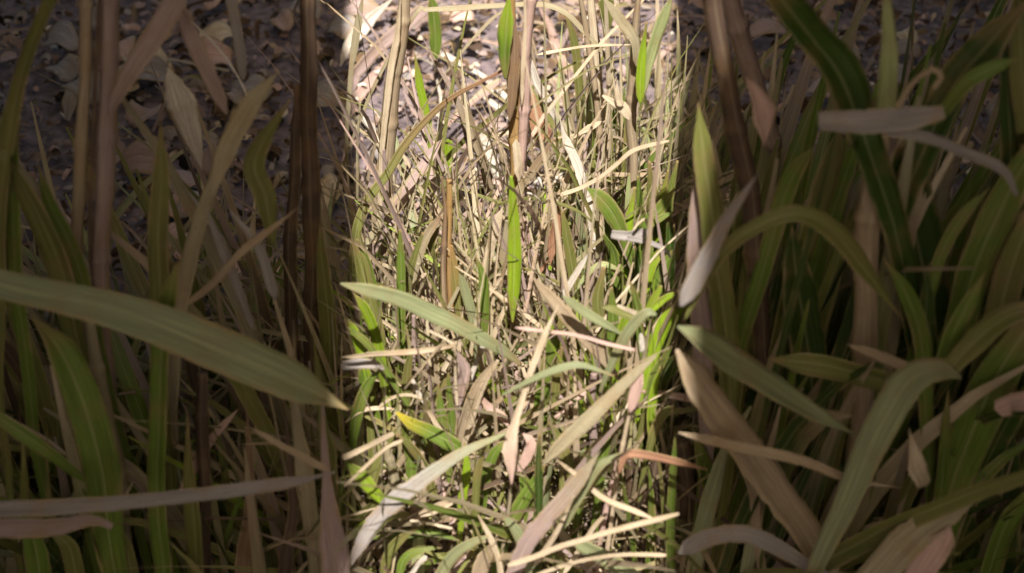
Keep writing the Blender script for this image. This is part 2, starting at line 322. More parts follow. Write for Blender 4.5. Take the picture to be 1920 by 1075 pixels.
S('grass_blade', 'long flat khaki blade arching across the very top of the sunlit grass', 'grass blade', 'khaki', [(786,19),(850,16),(930,11),(1010,9),(1058,24),(1092,56),(1122,88),(1158,140)], [6,9,8,8,9,8,6,4], Y=2.3, roll=.2)
S('grass_blade', 'olive blade standing between pink straw and brown tall stalk', 'grass blade', 'olive', [(1092,260),(1088,190),(1083,120),(1070,60),(1056,20)], 13, Y=2.6)
S('grass_blade', 'dark olive pointed leaf hanging at the top right', 'grass blade', 'olive', [(1136,-8),(1140,30),(1134,76)], [24,20,3], Y=2.7, root=False)
S('grass_blade', 'cream green blade behind the torn husk', 'grass blade', 'pgreen', [(1120,300),(1112,230),(1110,180),(1116,140)], 14, Y=2.5)
S('grass_blade', 'short green blade standing just right of the brown tall stalk', 'grass blade', 'green', [(1142,290),(1146,240),(1157,190)], 13, Y=2.5)
S('grass_blade', 'narrow green blade between the torn husk and the brown stalk', 'grass blade', 'green', [(1126,300),(1130,250),(1142,205)], 9, Y=2.45)
S('straw', 'smooth narrow white blade slanting right of the pinkish stalk', 'dry blade', 'white', [(1000,112),(1008,150),(1028,190),(1044,236)], [5,12,12,12], Y=2.3, root=False)
S('straw', 'thin pale twig held almost level across the upper right middle', 'twig', 'cream', [(1007,103),(1060,93),(1110,86),(1188,84)], [6,4,4,5], Y=2.2, root=False)
S('dry_stalk', 'tall brown stalk leaning slightly in the upper right middle', 'dry stalk', 'tan', [(1130,300),(1120,220),(1110,135),(1100,60),(1088,-10)], 10, Y=2.3)
S('dry_stalk', 'tall cream stalk running right beside the brown one', 'dry stalk', 'cream', [(1134,250),(1128,200),(1120,120),(1114,60),(1108,-10)], [6,8,12,14,13], Y=2.35)
S('straw', 'short cream curled leaf lying below the tall brown stalk', 'dead leaf', 'straw', [(1078,260),(1106,240),(1137,226)], [4,10,5], Y=2.2, root=False)
S('straw', 'orange curled leaf husk in the middle of the tangled centre', 'dead leaf', 'rust', [(992,160),(1002,205),(1018,244),(1042,264)], [10,24,26,6], Y=2.2, root=False)
# --- tall pale double stalk on the left
plant('tall_stalk', 'tall pale double stalk standing near the left edge of the sunlit grass', 'dry stalk', 716, 2.05)
S('stem', None, None, 'tan', [(722,545),(722,400),(728,280),(740,150),(752,60),(758,-10)], [19,20,24,26,20,17], Y=2.05)
S('leaf_sheath', 'cream leaf sheath wrapped along the stalk', None, 'cream', [(714,500),(712,380),(716,270),(728,160),(744,70),(752,-10)], [6,7,8,9,9,8], Y=2.03, shape='straw', root=False)
S('leaf_sheath', 'mauve leaf sheath', None, 'mauve', [(718,540),(720,430),(722,330),(722,280)], [9,10,9,4], Y=2.02, shape='straw', root=False)
done()
S('dry_stalk', 'thin khaki stem at the far left edge of the sunlit grass', 'grass stem', 'khaki', [(668,430),(671,350),(671,270),(676,190)], 5, Y=2.1)
S('grass_blade', 'pale blade at the top left corner standing upright', 'grass blade', 'khaki', [(660,120),(668,60),(680,-8)], 12, Y=2.5)
S('grass_blade', 'slim tan stem between left edge and tall pale stalk', 'grass stem', 'tan', [(703,520),(702,400),(712,310),(720,270)], 8, Y=2.15)
S('grass_blade', 'long arching blade, green at its foot and reddish at its raised tip', 'grass blade', 'olive', [(664,480),(672,425),(690,372),(722,326),(757,272),(800,226),(850,182),(905,150),(960,121)], [12,13,12,12,11,10,8,5,3], Y=1.9, lean=.1, tip='rust')
S('straw', 'mauve double blade with a dark crease leaning right in the middle left', 'dry blade', 'mauve', [(724,428),(745,385),(775,340),(805,295),(830,262)], 17, Y=2.0, lean=.1)
S('straw', 'small second mauve straw crossing the double blade', 'straw', 'mauve', [(728,415),(745,396),(764,380),(785,372)], 9, Y=2.05, root=False)
# --- amber shoot, upper middle
plant('amber_shoot', 'amber and green shoot standing tall in the middle of the picture', 'grass shoot', 966, 1.95)
S('stem', 'amber stem', None, 'amber', [(968,600),(962,420),(966,280),(966,170),(962,80),(958,-10)], [10,13,18,22,20,14], Y=1.97)
S('leaf', 'bright green leaf at the top', None, 'green', [(946,150),(946,110),(950,60),(958,-10)], [4,16,22,18], Y=1.93, root=False, tip='vivid')
S('leaf', 'brown inner leaf', None, 'brown', [(955,230),(962,160),(968,90),(966,30)], [8,16,18,8], Y=1.94, root=False)
S('leaf', 'vivid green hanging leaf', None, 'vivid', [(958,330),(960,400),(964,480),(965,545),(962,608)], [4,16,21,18,2], Y=1.72, root=False, roll=.1, twist=0)
done()
plant('pinkish_stalk', 'pinkish dry stalk standing close beside the amber shoot', 'dry stalk', 978, 1.93)
S('stem', None, None, 'pink', [(990,600),(976,430),(974,340),(980,260),(985,180),(988,100),(996,-10)], [8,9,12,14,17,17,14], Y=1.93)
S('leaf_sheath', 'cream split sheath', None, 'cream', [(978,200),(981,120),(985,60),(986,-10)], [5,7,5,4], Y=1.915, shape='straw', root=False)
S('leaf_sheath', 'blunt cream sheath', None, 'cream', [(967,262),(969,300),(972,342)], [10,13,12], Y=1.905, shape='straw', root=False)
done()
# --- pale shoot on the right
plant('pale_green_shoot', 'pale shoot forking into long leaves at the upper right', 'grass shoot', 1186, 1.95)
S('stem', 'beige stem', None, 'tan', [(1176,545),(1176,470),(1182,380),(1186,300),(1184,230),(1188,160),(1193,90),(1198,-10)], [13,14,13,15,16,16,12,8], Y=1.95)
S('leaf', 'khaki left leaf', None, 'khaki', [(1192,128),(1188,78),(1162,40),(1128,-8)], [14,15,15,14], Y=1.93, root=False)
S('leaf', 'pale green right leaf', None, 'pgreen', [(1199,190),(1208,140),(1224,90),(1242,40),(1262,-10)], [10,16,18,18,16], Y=1.92, root=False)
S('leaf', 'bright green sheath leaf', None, 'vivid', [(1198,196),(1199,150),(1204,100),(1214,40)], [10,14,12,3], Y=1.9, root=False)
S('leaf', 'cream torn husk', None, 'cream', [(1182,225),(1168,200),(1150,190),(1132,178)], [10,16,10,3], Y=1.9, root=False)
S('leaf', None, None, 'cream', [(1165,200),(1158,178),(1157,150)], [12,8,1], Y=1.89, root=False)
S('leaf', 'pale green upright leaf', None, 'pgreen', [(1180,440),(1180,380),(1181,325)], [12,10,3], Y=1.9, root=False)
done()
# --- the middle belt
S('straw', 'long pale yellow straw rising right across the green grass', 'straw', 'straw', [(1018,382),(1052,366),(1086,354),(1122,335),(1158,308),(1192,281),(1255,264)], 6, Y=1.88, root=False)
S('dry_stalk', 'bleached cream slab-like stalk leaning left behind the dark green leaf', 'dry stalk', 'white', [(1118,470),(1108,410),(1092,350),(1074,300),(1058,262),(1050,220)], [12,14,15,13,12,6], Y=2.05, shape='straw')
S('grass_blade', 'brown olive blade leaning over the centre tangle', 'grass blade', 'khaki', [(952,420),(962,385),(985,345),(1010,308),(1040,262)], [10,14,15,13,8], Y=1.88, tip='brown')
S('straw', 'rust coloured bent sheath hanging in the middle', 'dead leaf', 'rust', [(1046,380),(1040,420),(1034,460),(1029,502)], [10,18,14,5], Y=1.86, root=False)
S('straw', 'dark rust twig slanting down from the bent sheath', 'twig', 'rust', [(982,560),(1005,520),(1028,488)], [3,5,5], Y=1.83, root=False)
S('straw', 'pinkish folded husk in the centre, upper one', 'dead leaf', 'pink', [(972,398),(978,430),(988,468),(1002,490)], [10,25,27,16], Y=1.9, root=False)
S('straw', 'mauve broad husk below the upper pinkish husk', 'dead leaf', 'mauve', [(988,470),(1008,505),(1030,545),(1052,575)], [20,32,34,20], Y=1.88, root=False)
S('grass_blade', 'thin olive blade bowing across the middle of the tangle', 'grass blade', 'olive', [(930,385),(955,376),(1005,371),(1060,386),(1098,408),(1122,436)], 5, Y=1.85, root=False)
S('grass_blade', 'broad green leaf pointing up left in the right middle', 'grass blade', 'green', [(1170,445),(1150,405),(1126,374),(1098,352)], [16,26,26,12], Y=1.82)
S('grass_blade', 'olive upright blade right of the rust sheath', 'grass blade', 'olive', [(1082,560),(1074,500),(1064,440),(1054,396)], [14,16,14,4], Y=1.85)
S('grass_blade', 'pale olive blade behind the cream slab stalk', 'grass blade', 'sage', [(1090,560),(1092,480),(1084,420),(1080,360)], 15, Y=2.0)
S('straw', 'white green straw ending on the folded spear blade', 'straw', 'white', [(1050,565),(1075,522),(1106,470)], [9,10,6], Y=1.72, root=False)
S('grass_blade', 'yellow green blade arching low in the right middle', 'grass blade', 'pgreen', [(1070,575),(1092,525),(1122,497),(1150,504),(1176,532),(1200,575)], [6,9,9,9,8,4], Y=1.78)
S('straw', 'flat grey tan strip lying across the right green leaves', 'dry blade', 'grey', [(1143,440),(1172,443),(1198,440),(1216,437)], [13,14,16,8], Y=1.7, root=False)
S('straw', 'thin grey stem trailing right from the flat strip', 'twig', 'grey', [(1176,446),(1212,453),(1244,466),(1258,482)], [9,8,6,3], Y=1.69, root=False)
S('straw', 'tiny curled tendril above the flat grey strip', 'twig', 'cream', [(1187,432),(1198,418),(1210,411),(1213,421)], 3.5, Y=1.69, root=False)
mbf = MB()
for i in range(26):
    x, y = random.uniform(985, 1050), random.uniform(325, 385); a = random.uniform(-1.0, 1.0); l = random.uniform(14, 40); b = random.uniform(-12, 12)
    P = [at(x + l * (u - .5) * math.cos(a), y - l * (u - .5) * math.sin(a) + b * 4 * u * (1 - u), 1.84 + random.uniform(-.02, .02))[0] for u in (0, .33, .66, 1)]
    ribbon(mbf, spline(P, 8), np.array([.5, 1, 1, .9, .8, .7, .5, .2]) * random.uniform(.0018, .0042), PAL[random.choice(['cream', 'straw', 'white', 'tan'])], random.uniform(-.5, .5), 0)
tag(mbf.build('frayed_fibres', M_DRY), 'pale frayed knot of curled fibres in the centre of the tangle', 'dry fibres')
plant('leafy_green_shoot', 'leafy bright green shoot at the right edge of the sunlight, beside the flat grey strip', 'grass shoot', 1215, 1.8)
S('leaf', None, None, 'green', [(1212,470),(1214,420),(1240,388),(1266,350)], [20,18,17,8], Y=1.8)
S('leaf', 'bright green leaf', None, 'green', [(1208,450),(1222,422),(1242,408),(1262,398)], [8,9,9,4], Y=1.78, root=False)
S('leaf', None, None, 'dgreen', [(1256,500),(1254,450),(1251,398)], [14,13,4], Y=1.79)
S('leaf', None, None, 'dgreen', [(1212,560),(1202,510),(1192,462)], [26,28,10], Y=1.8)
S('leaf', 'bright edged leaf', None, 'vivid', [(1208,560),(1224,508),(1244,476)], [12,12,2], Y=1.77)
S('leaf', None, None, 'green', [(1230,570),(1240,520),(1262,470)], [18,22,12], Y=1.78)
S('leaf', None, None, 'green', [(1160,520),(1150,470),(1130,440)], [14,14,3], Y=1.82)
for (x0, x1, x2, yt, yb, c_) in [(1150,1146,1130,372,520,'green'),(1170,1176,1190,350,540,'vivid'),(1196,1200,1196,330,520,'green'),(1220,1232,1252,318,500,'vivid'),(1236,1250,1270,300,520,'green'),(1228,1226,1216,300,480,'olive'),(1245,1240,1228,340,560,'vivid'),(1180,1168,1148,420,590,'vivid'),(1200,1214,1236,430,600,'green'),(1250,1256,1262,420,620,'green')]:
    S('leaf', None, None, c_, [(x0,yb),(x1,(yb+yt)/2),(x2,yt)], [12,19,3], Y=1.84)
done()
S('grass_blade', 'tall light green blade leaning right, right of the bowing blade', 'grass blade', 'vivid', [(1150,740),(1158,660),(1176,590),(1200,540)], [10,15,14,3], Y=1.64)
S('grass_blade', 'olive green blade upright left of the arching pale sage one', 'grass blade', 'green', [(1146,760),(1142,680),(1150,600),(1148,540)], [12,18,17,4], Y=1.66)
S('grass_blade', 'wide olive blade standing in the right middle under the yellow green arch', 'grass blade', 'olive', [(1126,700),(1128,620),(1122,560),(1132,500)], [12,17,17,4], Y=1.68)
S('dry_stalk', 'amber upright stalk in the middle left, the thicker of the pair', 'dry stalk', 'amber', [(852,620),(846,540),(842,470),(843,400),(840,336)], [9,12,12,11,8], Y=1.82)
S('dry_stalk', 'thin dark amber stalk in front of the thicker amber one', 'dry stalk', 'brown', [(838,600),(833,520),(834,450),(836,390),(828,330)], [8,9,8,6,3], Y=1.8)
S('grass_blade', 'amber green blade right of the two amber stalks', 'grass blade', 'olive', [(868,620),(860,560),(852,500),(846,460)], [12,14,12,4], Y=1.78, tip='amber')
S('grass_blade', 'brown bent leaf pointing up right to the amber stalks', 'grass blade', 'khaki', [(780,500),(795,452),(812,425),(828,408)], [8,13,12,4], Y=1.82, tip='brown')
S('grass_blade', 'olive leaf folded down from the top of the amber stalks', 'grass blade', 'olive', [(818,490),(812,458),(826,424)], [4,14,8], Y=1.84)
S('straw', 'cream straw leaning right of the amber stalks', 'straw', 'cream', [(905,535),(922,470),(935,420),(945,385)], [10,15,13,5], Y=1.85)
S('straw', 'whitish pink straw standing in the middle litter', 'straw', 'pink', [(878,470),(893,420),(906,365)], [11,10,5], Y=2.1)
S('straw', 'narrow cream straw crossing the whitish pink one', 'straw', 'cream', [(882,462),(900,432),(924,405)], 5, Y=2.05, root=False)
S('grass_blade', 'green upright stem in the left middle, the darker one', 'grass blade', 'green', [(755,780),(750,700),(752,620),(755,540),(754,480),(750,430)], [10,12,12,13,12,4], Y=1.72)
S('grass_blade', 'olive blade leaning right above the sage blade', 'grass blade', 'olive', [(762,600),(768,530),(777,488),(793,436)], [10,12,11,4], Y=1.76)
S('grass_blade', 'broad green blade leaning left at the left edge', 'grass blade', 'olive', [(708,620),(694,560),(680,505),(660,450)], [14,19,20,8], Y=1.74)
S('grass_blade', 'darker green blade behind the broad left one', 'grass blade', 'green', [(716,640),(704,560),(690,490),(672,450)], [10,12,12,4], Y=1.78)
S('straw', 'pale straw slanting down left of the amber stalks', 'straw', 'cream', [(778,480),(792,520),(800,560)], 6, Y=1.9, root=False)
S('straw', 'cream straw crossing over toward the sage blade', 'straw', 'straw', [(768,548),(785,525),(800,512)], 5, Y=1.8, root=False)
# --- big front blades
S('grass_blade', 'wide sage green blade lying right across the middle left', 'grass blade', 'sage', [(640,530),(700,547),(752,564),(802,586),(852,606),(902,632),(944,658),(978,686)], [18,20,23,25,24,21,15,4], Y=1.5, lean=.08, roll=.12, twist=.2, root=False)
S('grass_blade', 'vivid green blade leaning left under the wide sage one', 'grass blade', 'vivid', [(716,690),(710,650),(702,612),(686,576),(664,550)], [14,18,18,16,8], Y=1.6)
S('grass_blade', 'short green blade crossing the foot of the vivid left one', 'grass blade', 'green', [(708,668),(690,645),(672,630),(650,612)], [9,11,10,5], Y=1.58)
S('straw', 'long level pale straw in the lower left', 'straw', 'straw', [(640,671),(700,664),(760,660),(815,654),(856,647)], [8,9,8,7,4], Y=1.52, root=False)
S('straw', 'ragged grey strip below the long level straw', 'dry blade', 'grey', [(640,684),(675,679),(705,681),(724,690)], [16,15,13,5], Y=1.54, root=False)
S('straw', 'short bent straw tip joining the level straw at its right end', 'twig', 'cream', [(853,648),(832,634),(804,620)], 4, Y=1.53, root=False)
S('dry_stalk', 'grey brown stem behind the wide sage blade', 'dry stalk', 'mauve', [(776,740),(776,660),(776,590)], 8, Y=1.7)
S('straw', 'pinkish folded leaf standing right of the level straw', 'dead leaf', 'mauve', [(860,760),(862,720),(868,690),(852,648)], [6,22,22,5], Y=1.58)
S('straw', 'cream edge strip along the pinkish folded leaf', 'straw', 'cream', [(857,762),(853,705),(853,650)], 4, Y=1.56, root=False)
S('straw', 'clean cream straw slanting right of the pinkish folded leaf', 'straw', 'white', [(878,718),(888,690),(908,643)], 7, Y=1.6, root=False)
S('dry_stalk', 'frayed tan stalk rising right in the lower middle, left one', 'dry stalk', 'tan', [(858,840),(872,775),(892,725),(934,665)], [13,14,11,6], Y=1.58, shape='straw')
S('dry_stalk', 'frayed straw coloured stalk rising right in the lower middle, right one', 'dry stalk', 'straw', [(868,840),(886,775),(906,720),(932,676)], [7,9,8,4], Y=1.55, shape='straw')
S('straw', 'smooth pink leaf pointing up left, beside the frayed stalks', 'dead leaf', 'pink', [(962,806),(940,784),(915,766),(897,738)], [6,12,13,3], Y=1.56, root=False)
S('grass_blade', 'yellow leaf pointing left in the lower left', 'grass blade', 'green', [(866,842),(842,826),(804,806),(772,792),(745,774)], [20,23,22,18,4], Y=1.5, tip='yellow', roll=.1, root=False)
S('straw', 'thin arching straw above the yellow leaf', 'straw', 'straw', [(708,766),(734,746),(766,740),(803,751)], [3,5,5,3], Y=1.55, root=False)
S('straw', 'second thin arching straw at the left edge, left of the yellow leaf', 'straw', 'straw', [(648,792),(675,772),(705,766),(738,768)], [4,6,6,3], Y=1.55, root=False)
S('grass_blade', 'olive upright blade in front of the grey brown stem', 'grass blade', 'olive', [(764,790),(763,730),(768,680),(774,650)], [12,13,11,4], Y=1.6)
S('grass_blade', 'broad green blade at the lower left edge', 'grass blade', 'green', [(706,790),(692,745),(682,700),(676,680)], [16,22,20,8], Y=1.6)
S('grass_blade', 'olive blade leaning left above the yellow leaf', 'grass blade', 'olive', [(746,800),(738,740),(728,690),(716,650)], [11,14,12,4], Y=1.62)
S('grass_blade', 'olive green blade leaning right above the yellow leaf', 'grass blade', 'olive', [(780,800),(798,770),(822,735),(850,700)], [8,12,11,3], Y=1.58)
S('grass_blade', 'green upright blade left of the frayed stalks', 'grass blade', 'green', [(850,840),(848,790),(844,740),(842,700)], [12,13,10,3], Y=1.57)
S('straw', 'short clean straw pointing down right in the lower left', 'straw', 'white', [(772,712),(785,740),(798,760)], 6, Y=1.6, root=False)
S('straw', 'short clean straw right of the yellow leaf', 'straw', 'straw', [(803,770),(815,792),(828,812)], 7, Y=1.52, root=False)
# folded spear blade
S('straw', 'long cream blade ending in a folded spearhead, lower centre', 'dry blade', 'cream', [(1050,570),(1022,626),(1003,672),(990,706),(978,746),(964,790),(955,822),(952,848),(956,882),(958,910)], [6,9,10,9,9,11,17,22,13,2], Y=1.45, lean=-.04, root=False, roll=.25, twist=.5, fold=.6, tip='pink')
S('dry_stalk', 'thin stem hanging below the folded spearhead', 'grass stem', 'khaki', [(942,1040),(950,985),(957,930),(958,902)], 6, Y=1.44)
S('straw', 'pink back fold showing right of the spearhead', 'dead leaf', 'pink', [(962,900),(985,860),(992,830),(975,812)], [5,16,16,6], Y=1.5, root=False)
S('grass_blade', 'broad tan green blade crossing down right in the right middle', 'grass blade', 'tan', [(1000,520),(1048,570),(1090,618),(1126,662),(1162,716)], [12,18,22,20,3], Y=1.56, root=False)
S('grass_blade', 'sage pointed blade above the broad tan one', 'grass blade', 'sage', [(1054,556),(1096,588),(1138,612),(1170,630)], [12,15,11,2], Y=1.52, root=False)
S('grass_blade', 'pale sage blade arching over and down left at the right', 'grass blade', 'sage', [(1228,592),(1212,588),(1192,602),(1168,635),(1143,691),(1118,762)], [4,13,17,16,11,2], Y=1.48, root=False, roll=.1)
S('straw', 'thin pinkish straw lying level across the right middle', 'straw', 'pink', [(966,614),(1020,621),(1080,629),(1140,646),(1190,657)], [7,5,5,6,4], Y=1.46, root=False)
S('grass_blade', 'grey green blade bowing across below the pinkish straw', 'grass blade', 'sage', [(940,742),(1000,711),(1050,691),(1086,684),(1120,692),(1154,704)], [3,9,12,10,6,2], Y=1.43, root=False, roll=.15)
S('grass_blade', 'broad grey blade running up right to a point, right middle', 'grass blade', 'khaki', [(1020,872),(1048,838),(1078,808),(1112,776),(1152,738),(1192,700),(1228,670)], [8,20,23,22,18,14,3], Y=1.42, roll=.12, root=False)
S('grass_blade', 'broad green blade standing behind the long cream blade', 'grass blade', 'green', [(1000,860),(1012,780),(1024,700),(1036,640),(1054,584)], [18,22,22,20,8], Y=1.62)
S('grass_blade', 'olive green blade next to the broad green one', 'grass blade', 'olive', [(1020,870),(1034,790),(1044,720),(1056,650)], [12,14,13,4], Y=1.6)
S('grass_blade', 'dark green blade low behind the long cream blade', 'grass blade', 'dgreen', [(1004,880),(998,820),(990,770)], [14,18,5], Y=1.64)
S('straw', 'cream split straw standing right of the green blades', 'straw', 'cream', [(1082,795),(1070,750),(1056,690)], 8, Y=1.58, root=False)
S('straw', 'pinkish straw slanting across the split straw', 'straw', 'pink', [(1038,786),(1072,756),(1110,728)], 5, Y=1.56, root=False)
S('dry_stalk', 'mauve stem behind the bowing grey green blade', 'dry stalk', 'mauve', [(1112,830),(1112,760),(1116,700)], 13, Y=1.55)
S('straw', 'pale pinkish seed pod husk at the right', 'seed pod', 'pink', [(1178,776),(1186,750),(1196,715),(1204,692)], [8,17,18,8], Y=1.42, root=False)
S('dry_stalk', 'cream stem carrying the pinkish pod husk', 'grass stem', 'straw', [(1152,930),(1162,860),(1170,815),(1179,775)], 8, Y=1.43)
S('grass_blade', 'olive bent blade left of the green fan of leaves', 'grass blade', 'olive', [(1200,600),(1172,592),(1146,582),(1124,578)], [8,13,12,6], Y=1.58, root=False)
S('straw', 'short cream tip above the olive bent blade', 'straw', 'cream', [(1196,588),(1178,580),(1158,572)], [8,7,3], Y=1.55, root=False)
plant('green_leaf_fan', 'fan of bright green leaves at the right edge of the sunlit grass', 'grass shoot', 1212, 1.62)
S('leaf', None, None, 'green', [(1210,720),(1202,640),(1198,580),(1184,530)], [8,10,14,3], Y=1.62)
S('leaf', None, None, 'dgreen', [(1208,600),(1206,560),(1208,520)], [14,14,5], Y=1.63, root=False)
S('leaf', None, None, 'vivid', [(1210,592),(1224,565),(1240,535)], [10,14,4], Y=1.6, root=False)
S('leaf', None, None, 'vivid', [(1212,592),(1234,568),(1268,548)], [8,13,8], Y=1.58, root=False)
S('leaf', None, None, 'vivid', [(1216,700),(1230,640),(1246,600),(1272,556)], [14,20,22,10], Y=1.6)
S('leaf', 'very dark leaf', None, 'dgreen', [(1244,720),(1246,660),(1256,600)], [22,22,6], Y=1.63)
S('leaf', None, None, 'green', [(1214,760),(1232,700),(1262,650)], [14,16,6], Y=1.56)
S('leaf', None, None, 'dgreen', [(1230,760),(1244,700),(1268,660)], [16,20,8], Y=1.58)
done()
S('straw', 'torn white and cream husk under the green fan', 'dead leaf', 'white', [(1204,660),(1204,640),(1200,622)], [6,9,3], Y=1.5, root=False)
S('straw', 'pinkish level strip at the right edge below the green fan', 'dry blade', 'pink', [(1194,733),(1230,736),(1275,742),(1340,756)], [3,10,15,12], Y=1.48, root=False)
S('grass_blade', 'olive level blade at the right edge below the pinkish strip', 'grass blade', 'olive', [(1190,780),(1225,776),(1275,772),(1330,766)], [4,11,11,5], Y=1.47, root=False)
# --- bottom belt
S('grass_blade', 'very broad grey lavender blade sweeping up right at lower left', 'grass blade', 'grey', [(640,1085),(672,1028),(702,982),(742,938),(782,908),(826,877),(870,848),(910,828),(952,810)], [6,22,34,35,30,25,19,13,3], Y=1.36, lean=.05, roll=.08, twist=.25, tip='sage', root=False)
S('grass_blade', 'vivid green leaf with yellow edge at the lower left edge', 'grass blade', 'vivid', [(722,946),(704,922),(680,892),(650,862)], [10,20,22,14], Y=1.42, root=False, tip='green')
S('straw', 'yellowish straw arching up right at lower left, the longer', 'straw', 'straw', [(644,914),(688,872),(722,842),(754,826)], 5, Y=1.4, root=False)
S('straw', 'short yellowish straw above the longer arching one', 'straw', 'straw', [(644,858),(690,836),(737,812)], 8, Y=1.41, root=False)
S('grass_blade', 'level green blade beneath the broad lavender blade', 'grass blade', 'green', [(694,1012),(750,1003),(812,1000),(866,1012)], [8,15,14,5], Y=1.45, root=False)
S('grass_blade', 'slim yellow green upright blade at the bottom middle', 'grass blade', 'olive', [(889,1020),(892,960),(898,888),(910,838)], [8,11,11,3], Y=1.42)
S('straw', 'white pointed straw leaning left at the bottom middle', 'straw', 'cream', [(941,1085),(934,1046),(919,1008),(897,966)], [9,9,9,2], Y=1.38)
S('grass_blade', 'sage blade arching right at the bottom, left of the white pointed straw', 'grass blade', 'sage', [(820,1090),(850,1042),(884,1018),(912,1006)], [18,18,14,4], Y=1.37)
S('grass_blade', 'broad tan blade rising from the bottom edge, middle', 'grass blade', 'tan', [(892,1090),(906,1046),(930,1012)], [24,24,6], Y=1.38)
S('straw', 'tan straw fanning left from the small star of stems', 'straw', 'tan', [(845,938),(800,955),(755,975)], [8,8,3], Y=1.43, root=False)
S('straw', 'thin straw below the fanning tan one', 'straw', 'straw', [(848,944),(815,962),(772,976)], 4, Y=1.42, root=False)
S('straw', 'level cream straw over the green level blade', 'straw', 'cream', [(768,977),(810,984),(848,992)], 4, Y=1.4, root=False)
S('straw', 'short folded cream straw at the bottom left', 'straw', 'white', [(768,1080),(782,1060),(799,1044)], 7, Y=1.39, root=False)
S('dry_stalk', 'khaki stem standing left of the slim yellow green blade', 'grass stem', 'khaki', [(876,1010),(868,940),(858,870)], 6, Y=1.45)
S('dry_stalk', 'brown stem in the lower left behind the lavender blade', 'dry stalk', 'tan', [(790,960),(792,900),(786,850)], 14, Y=1.5)
S('dry_stalk', 'olive brown stem leaning at the lower left', 'dry stalk', 'khaki', [(742,940),(735,880),(722,830)], 16, Y=1.5)
S('grass_blade', 'broad green blade rising right of the hanging thin stem', 'grass blade', 'green', [(948,1010),(975,950),(1000,905),(1018,870)], [18,22,16,4], Y=1.46)
S('grass_blade', 'narrow dark green upright blade at the bottom, right of the spearhead', 'grass blade', 'dgreen', [(1006,1000),(1008,930),(1010,870),(1014,815)], [10,11,11,4], Y=1.44)
S('grass_blade', 'short green leaf left of the narrow dark blade', 'grass blade', 'green', [(990,940),(985,910),(975,885)], [18,18,5], Y=1.47)
S('grass_blade', 'very broad mauve tan blade rising right from the bottom edge', 'grass blade', 'mauve', [(952,1095),(988,1024),(1030,970),(1070,921),(1100,882),(1128,842)], [20,25,25,23,17,10], Y=1.34, tip='khaki', twist=.1, roll=.1)
S('straw', 'white straw lying along the very broad mauve blade', 'straw', 'cream', [(1000,1062),(1040,1002),(1076,930)], [10,9,2], Y=1.33, root=False)
S('grass_blade', 'sage blade arching to the red brown blade at the right', 'grass blade', 'sage', [(1046,1000),(1086,926),(1124,874),(1172,848)], [14,15,15,4], Y=1.36, root=False)
S('straw', 'long cream yellow straw rising right along the bottom', 'straw', 'straw', [(950,1062),(1000,1046),(1050,1026),(1096,1012),(1150,995),(1275,962)], 8, Y=1.3, root=False)
S('straw', 'lowest pale straw curving level along the bottom right', 'straw', 'straw', [(1004,1078),(1080,1054),(1150,1042),(1205,1040),(1250,1041)], 6, Y=1.31, root=False)
S('grass_blade', 'rust red blade bent over at the right edge', 'dry blade', 'rust', [(1160,890),(1170,858),(1188,850),(1222,854),(1275,866),(1330,880)], [8,10,12,14,14,8], Y=1.36, root=False)
S('straw', 'pale straw slanting down right through the lower right stalks', 'straw', 'straw', [(1042,862),(1086,897),(1130,935),(1190,960),(1244,982)], [5,7,8,8,5], Y=1.38, root=False)
S('grass_blade', 'grey green broad blade at the bottom right pointing down right', 'grass blade', 'sage', [(1076,1012),(1120,1034),(1160,1058),(1215,1100)], [18,26,26,20], Y=1.37, root=False)
S('dry_stalk', 'thick dark brown stalk at the lower right, the outer one', 'dry stalk', 'dbrown', [(1208,1080),(1212,1000),(1220,930),(1234,850)], [20,21,20,16], Y=1.5)
S('dry_stalk', 'thick brown stalk at the lower right, the inner one', 'dry stalk', 'dbrown', [(1186,1080),(1190,980),(1186,900),(1180,860)], [18,20,18,10], Y=1.52)
S('dry_stalk', 'pinkish stalk crossing the inner brown one', 'dry stalk', 'pink', [(1136,960),(1144,920),(1155,880),(1158,860)], 9, Y=1.45)
S('grass_blade', 'narrow green upright blade right along the lower right edge of sunlight', 'grass blade', 'green', [(1256,1085),(1258,1000),(1260,900),(1264,800)], [13,13,12,6], Y=1.42)
S('straw', 'cream straw leaning right under the long yellow straw', 'straw', 'cream', [(1054,1080),(1080,1040),(1112,990),(1136,964)], [7,8,8,4], Y=1.42, root=False)

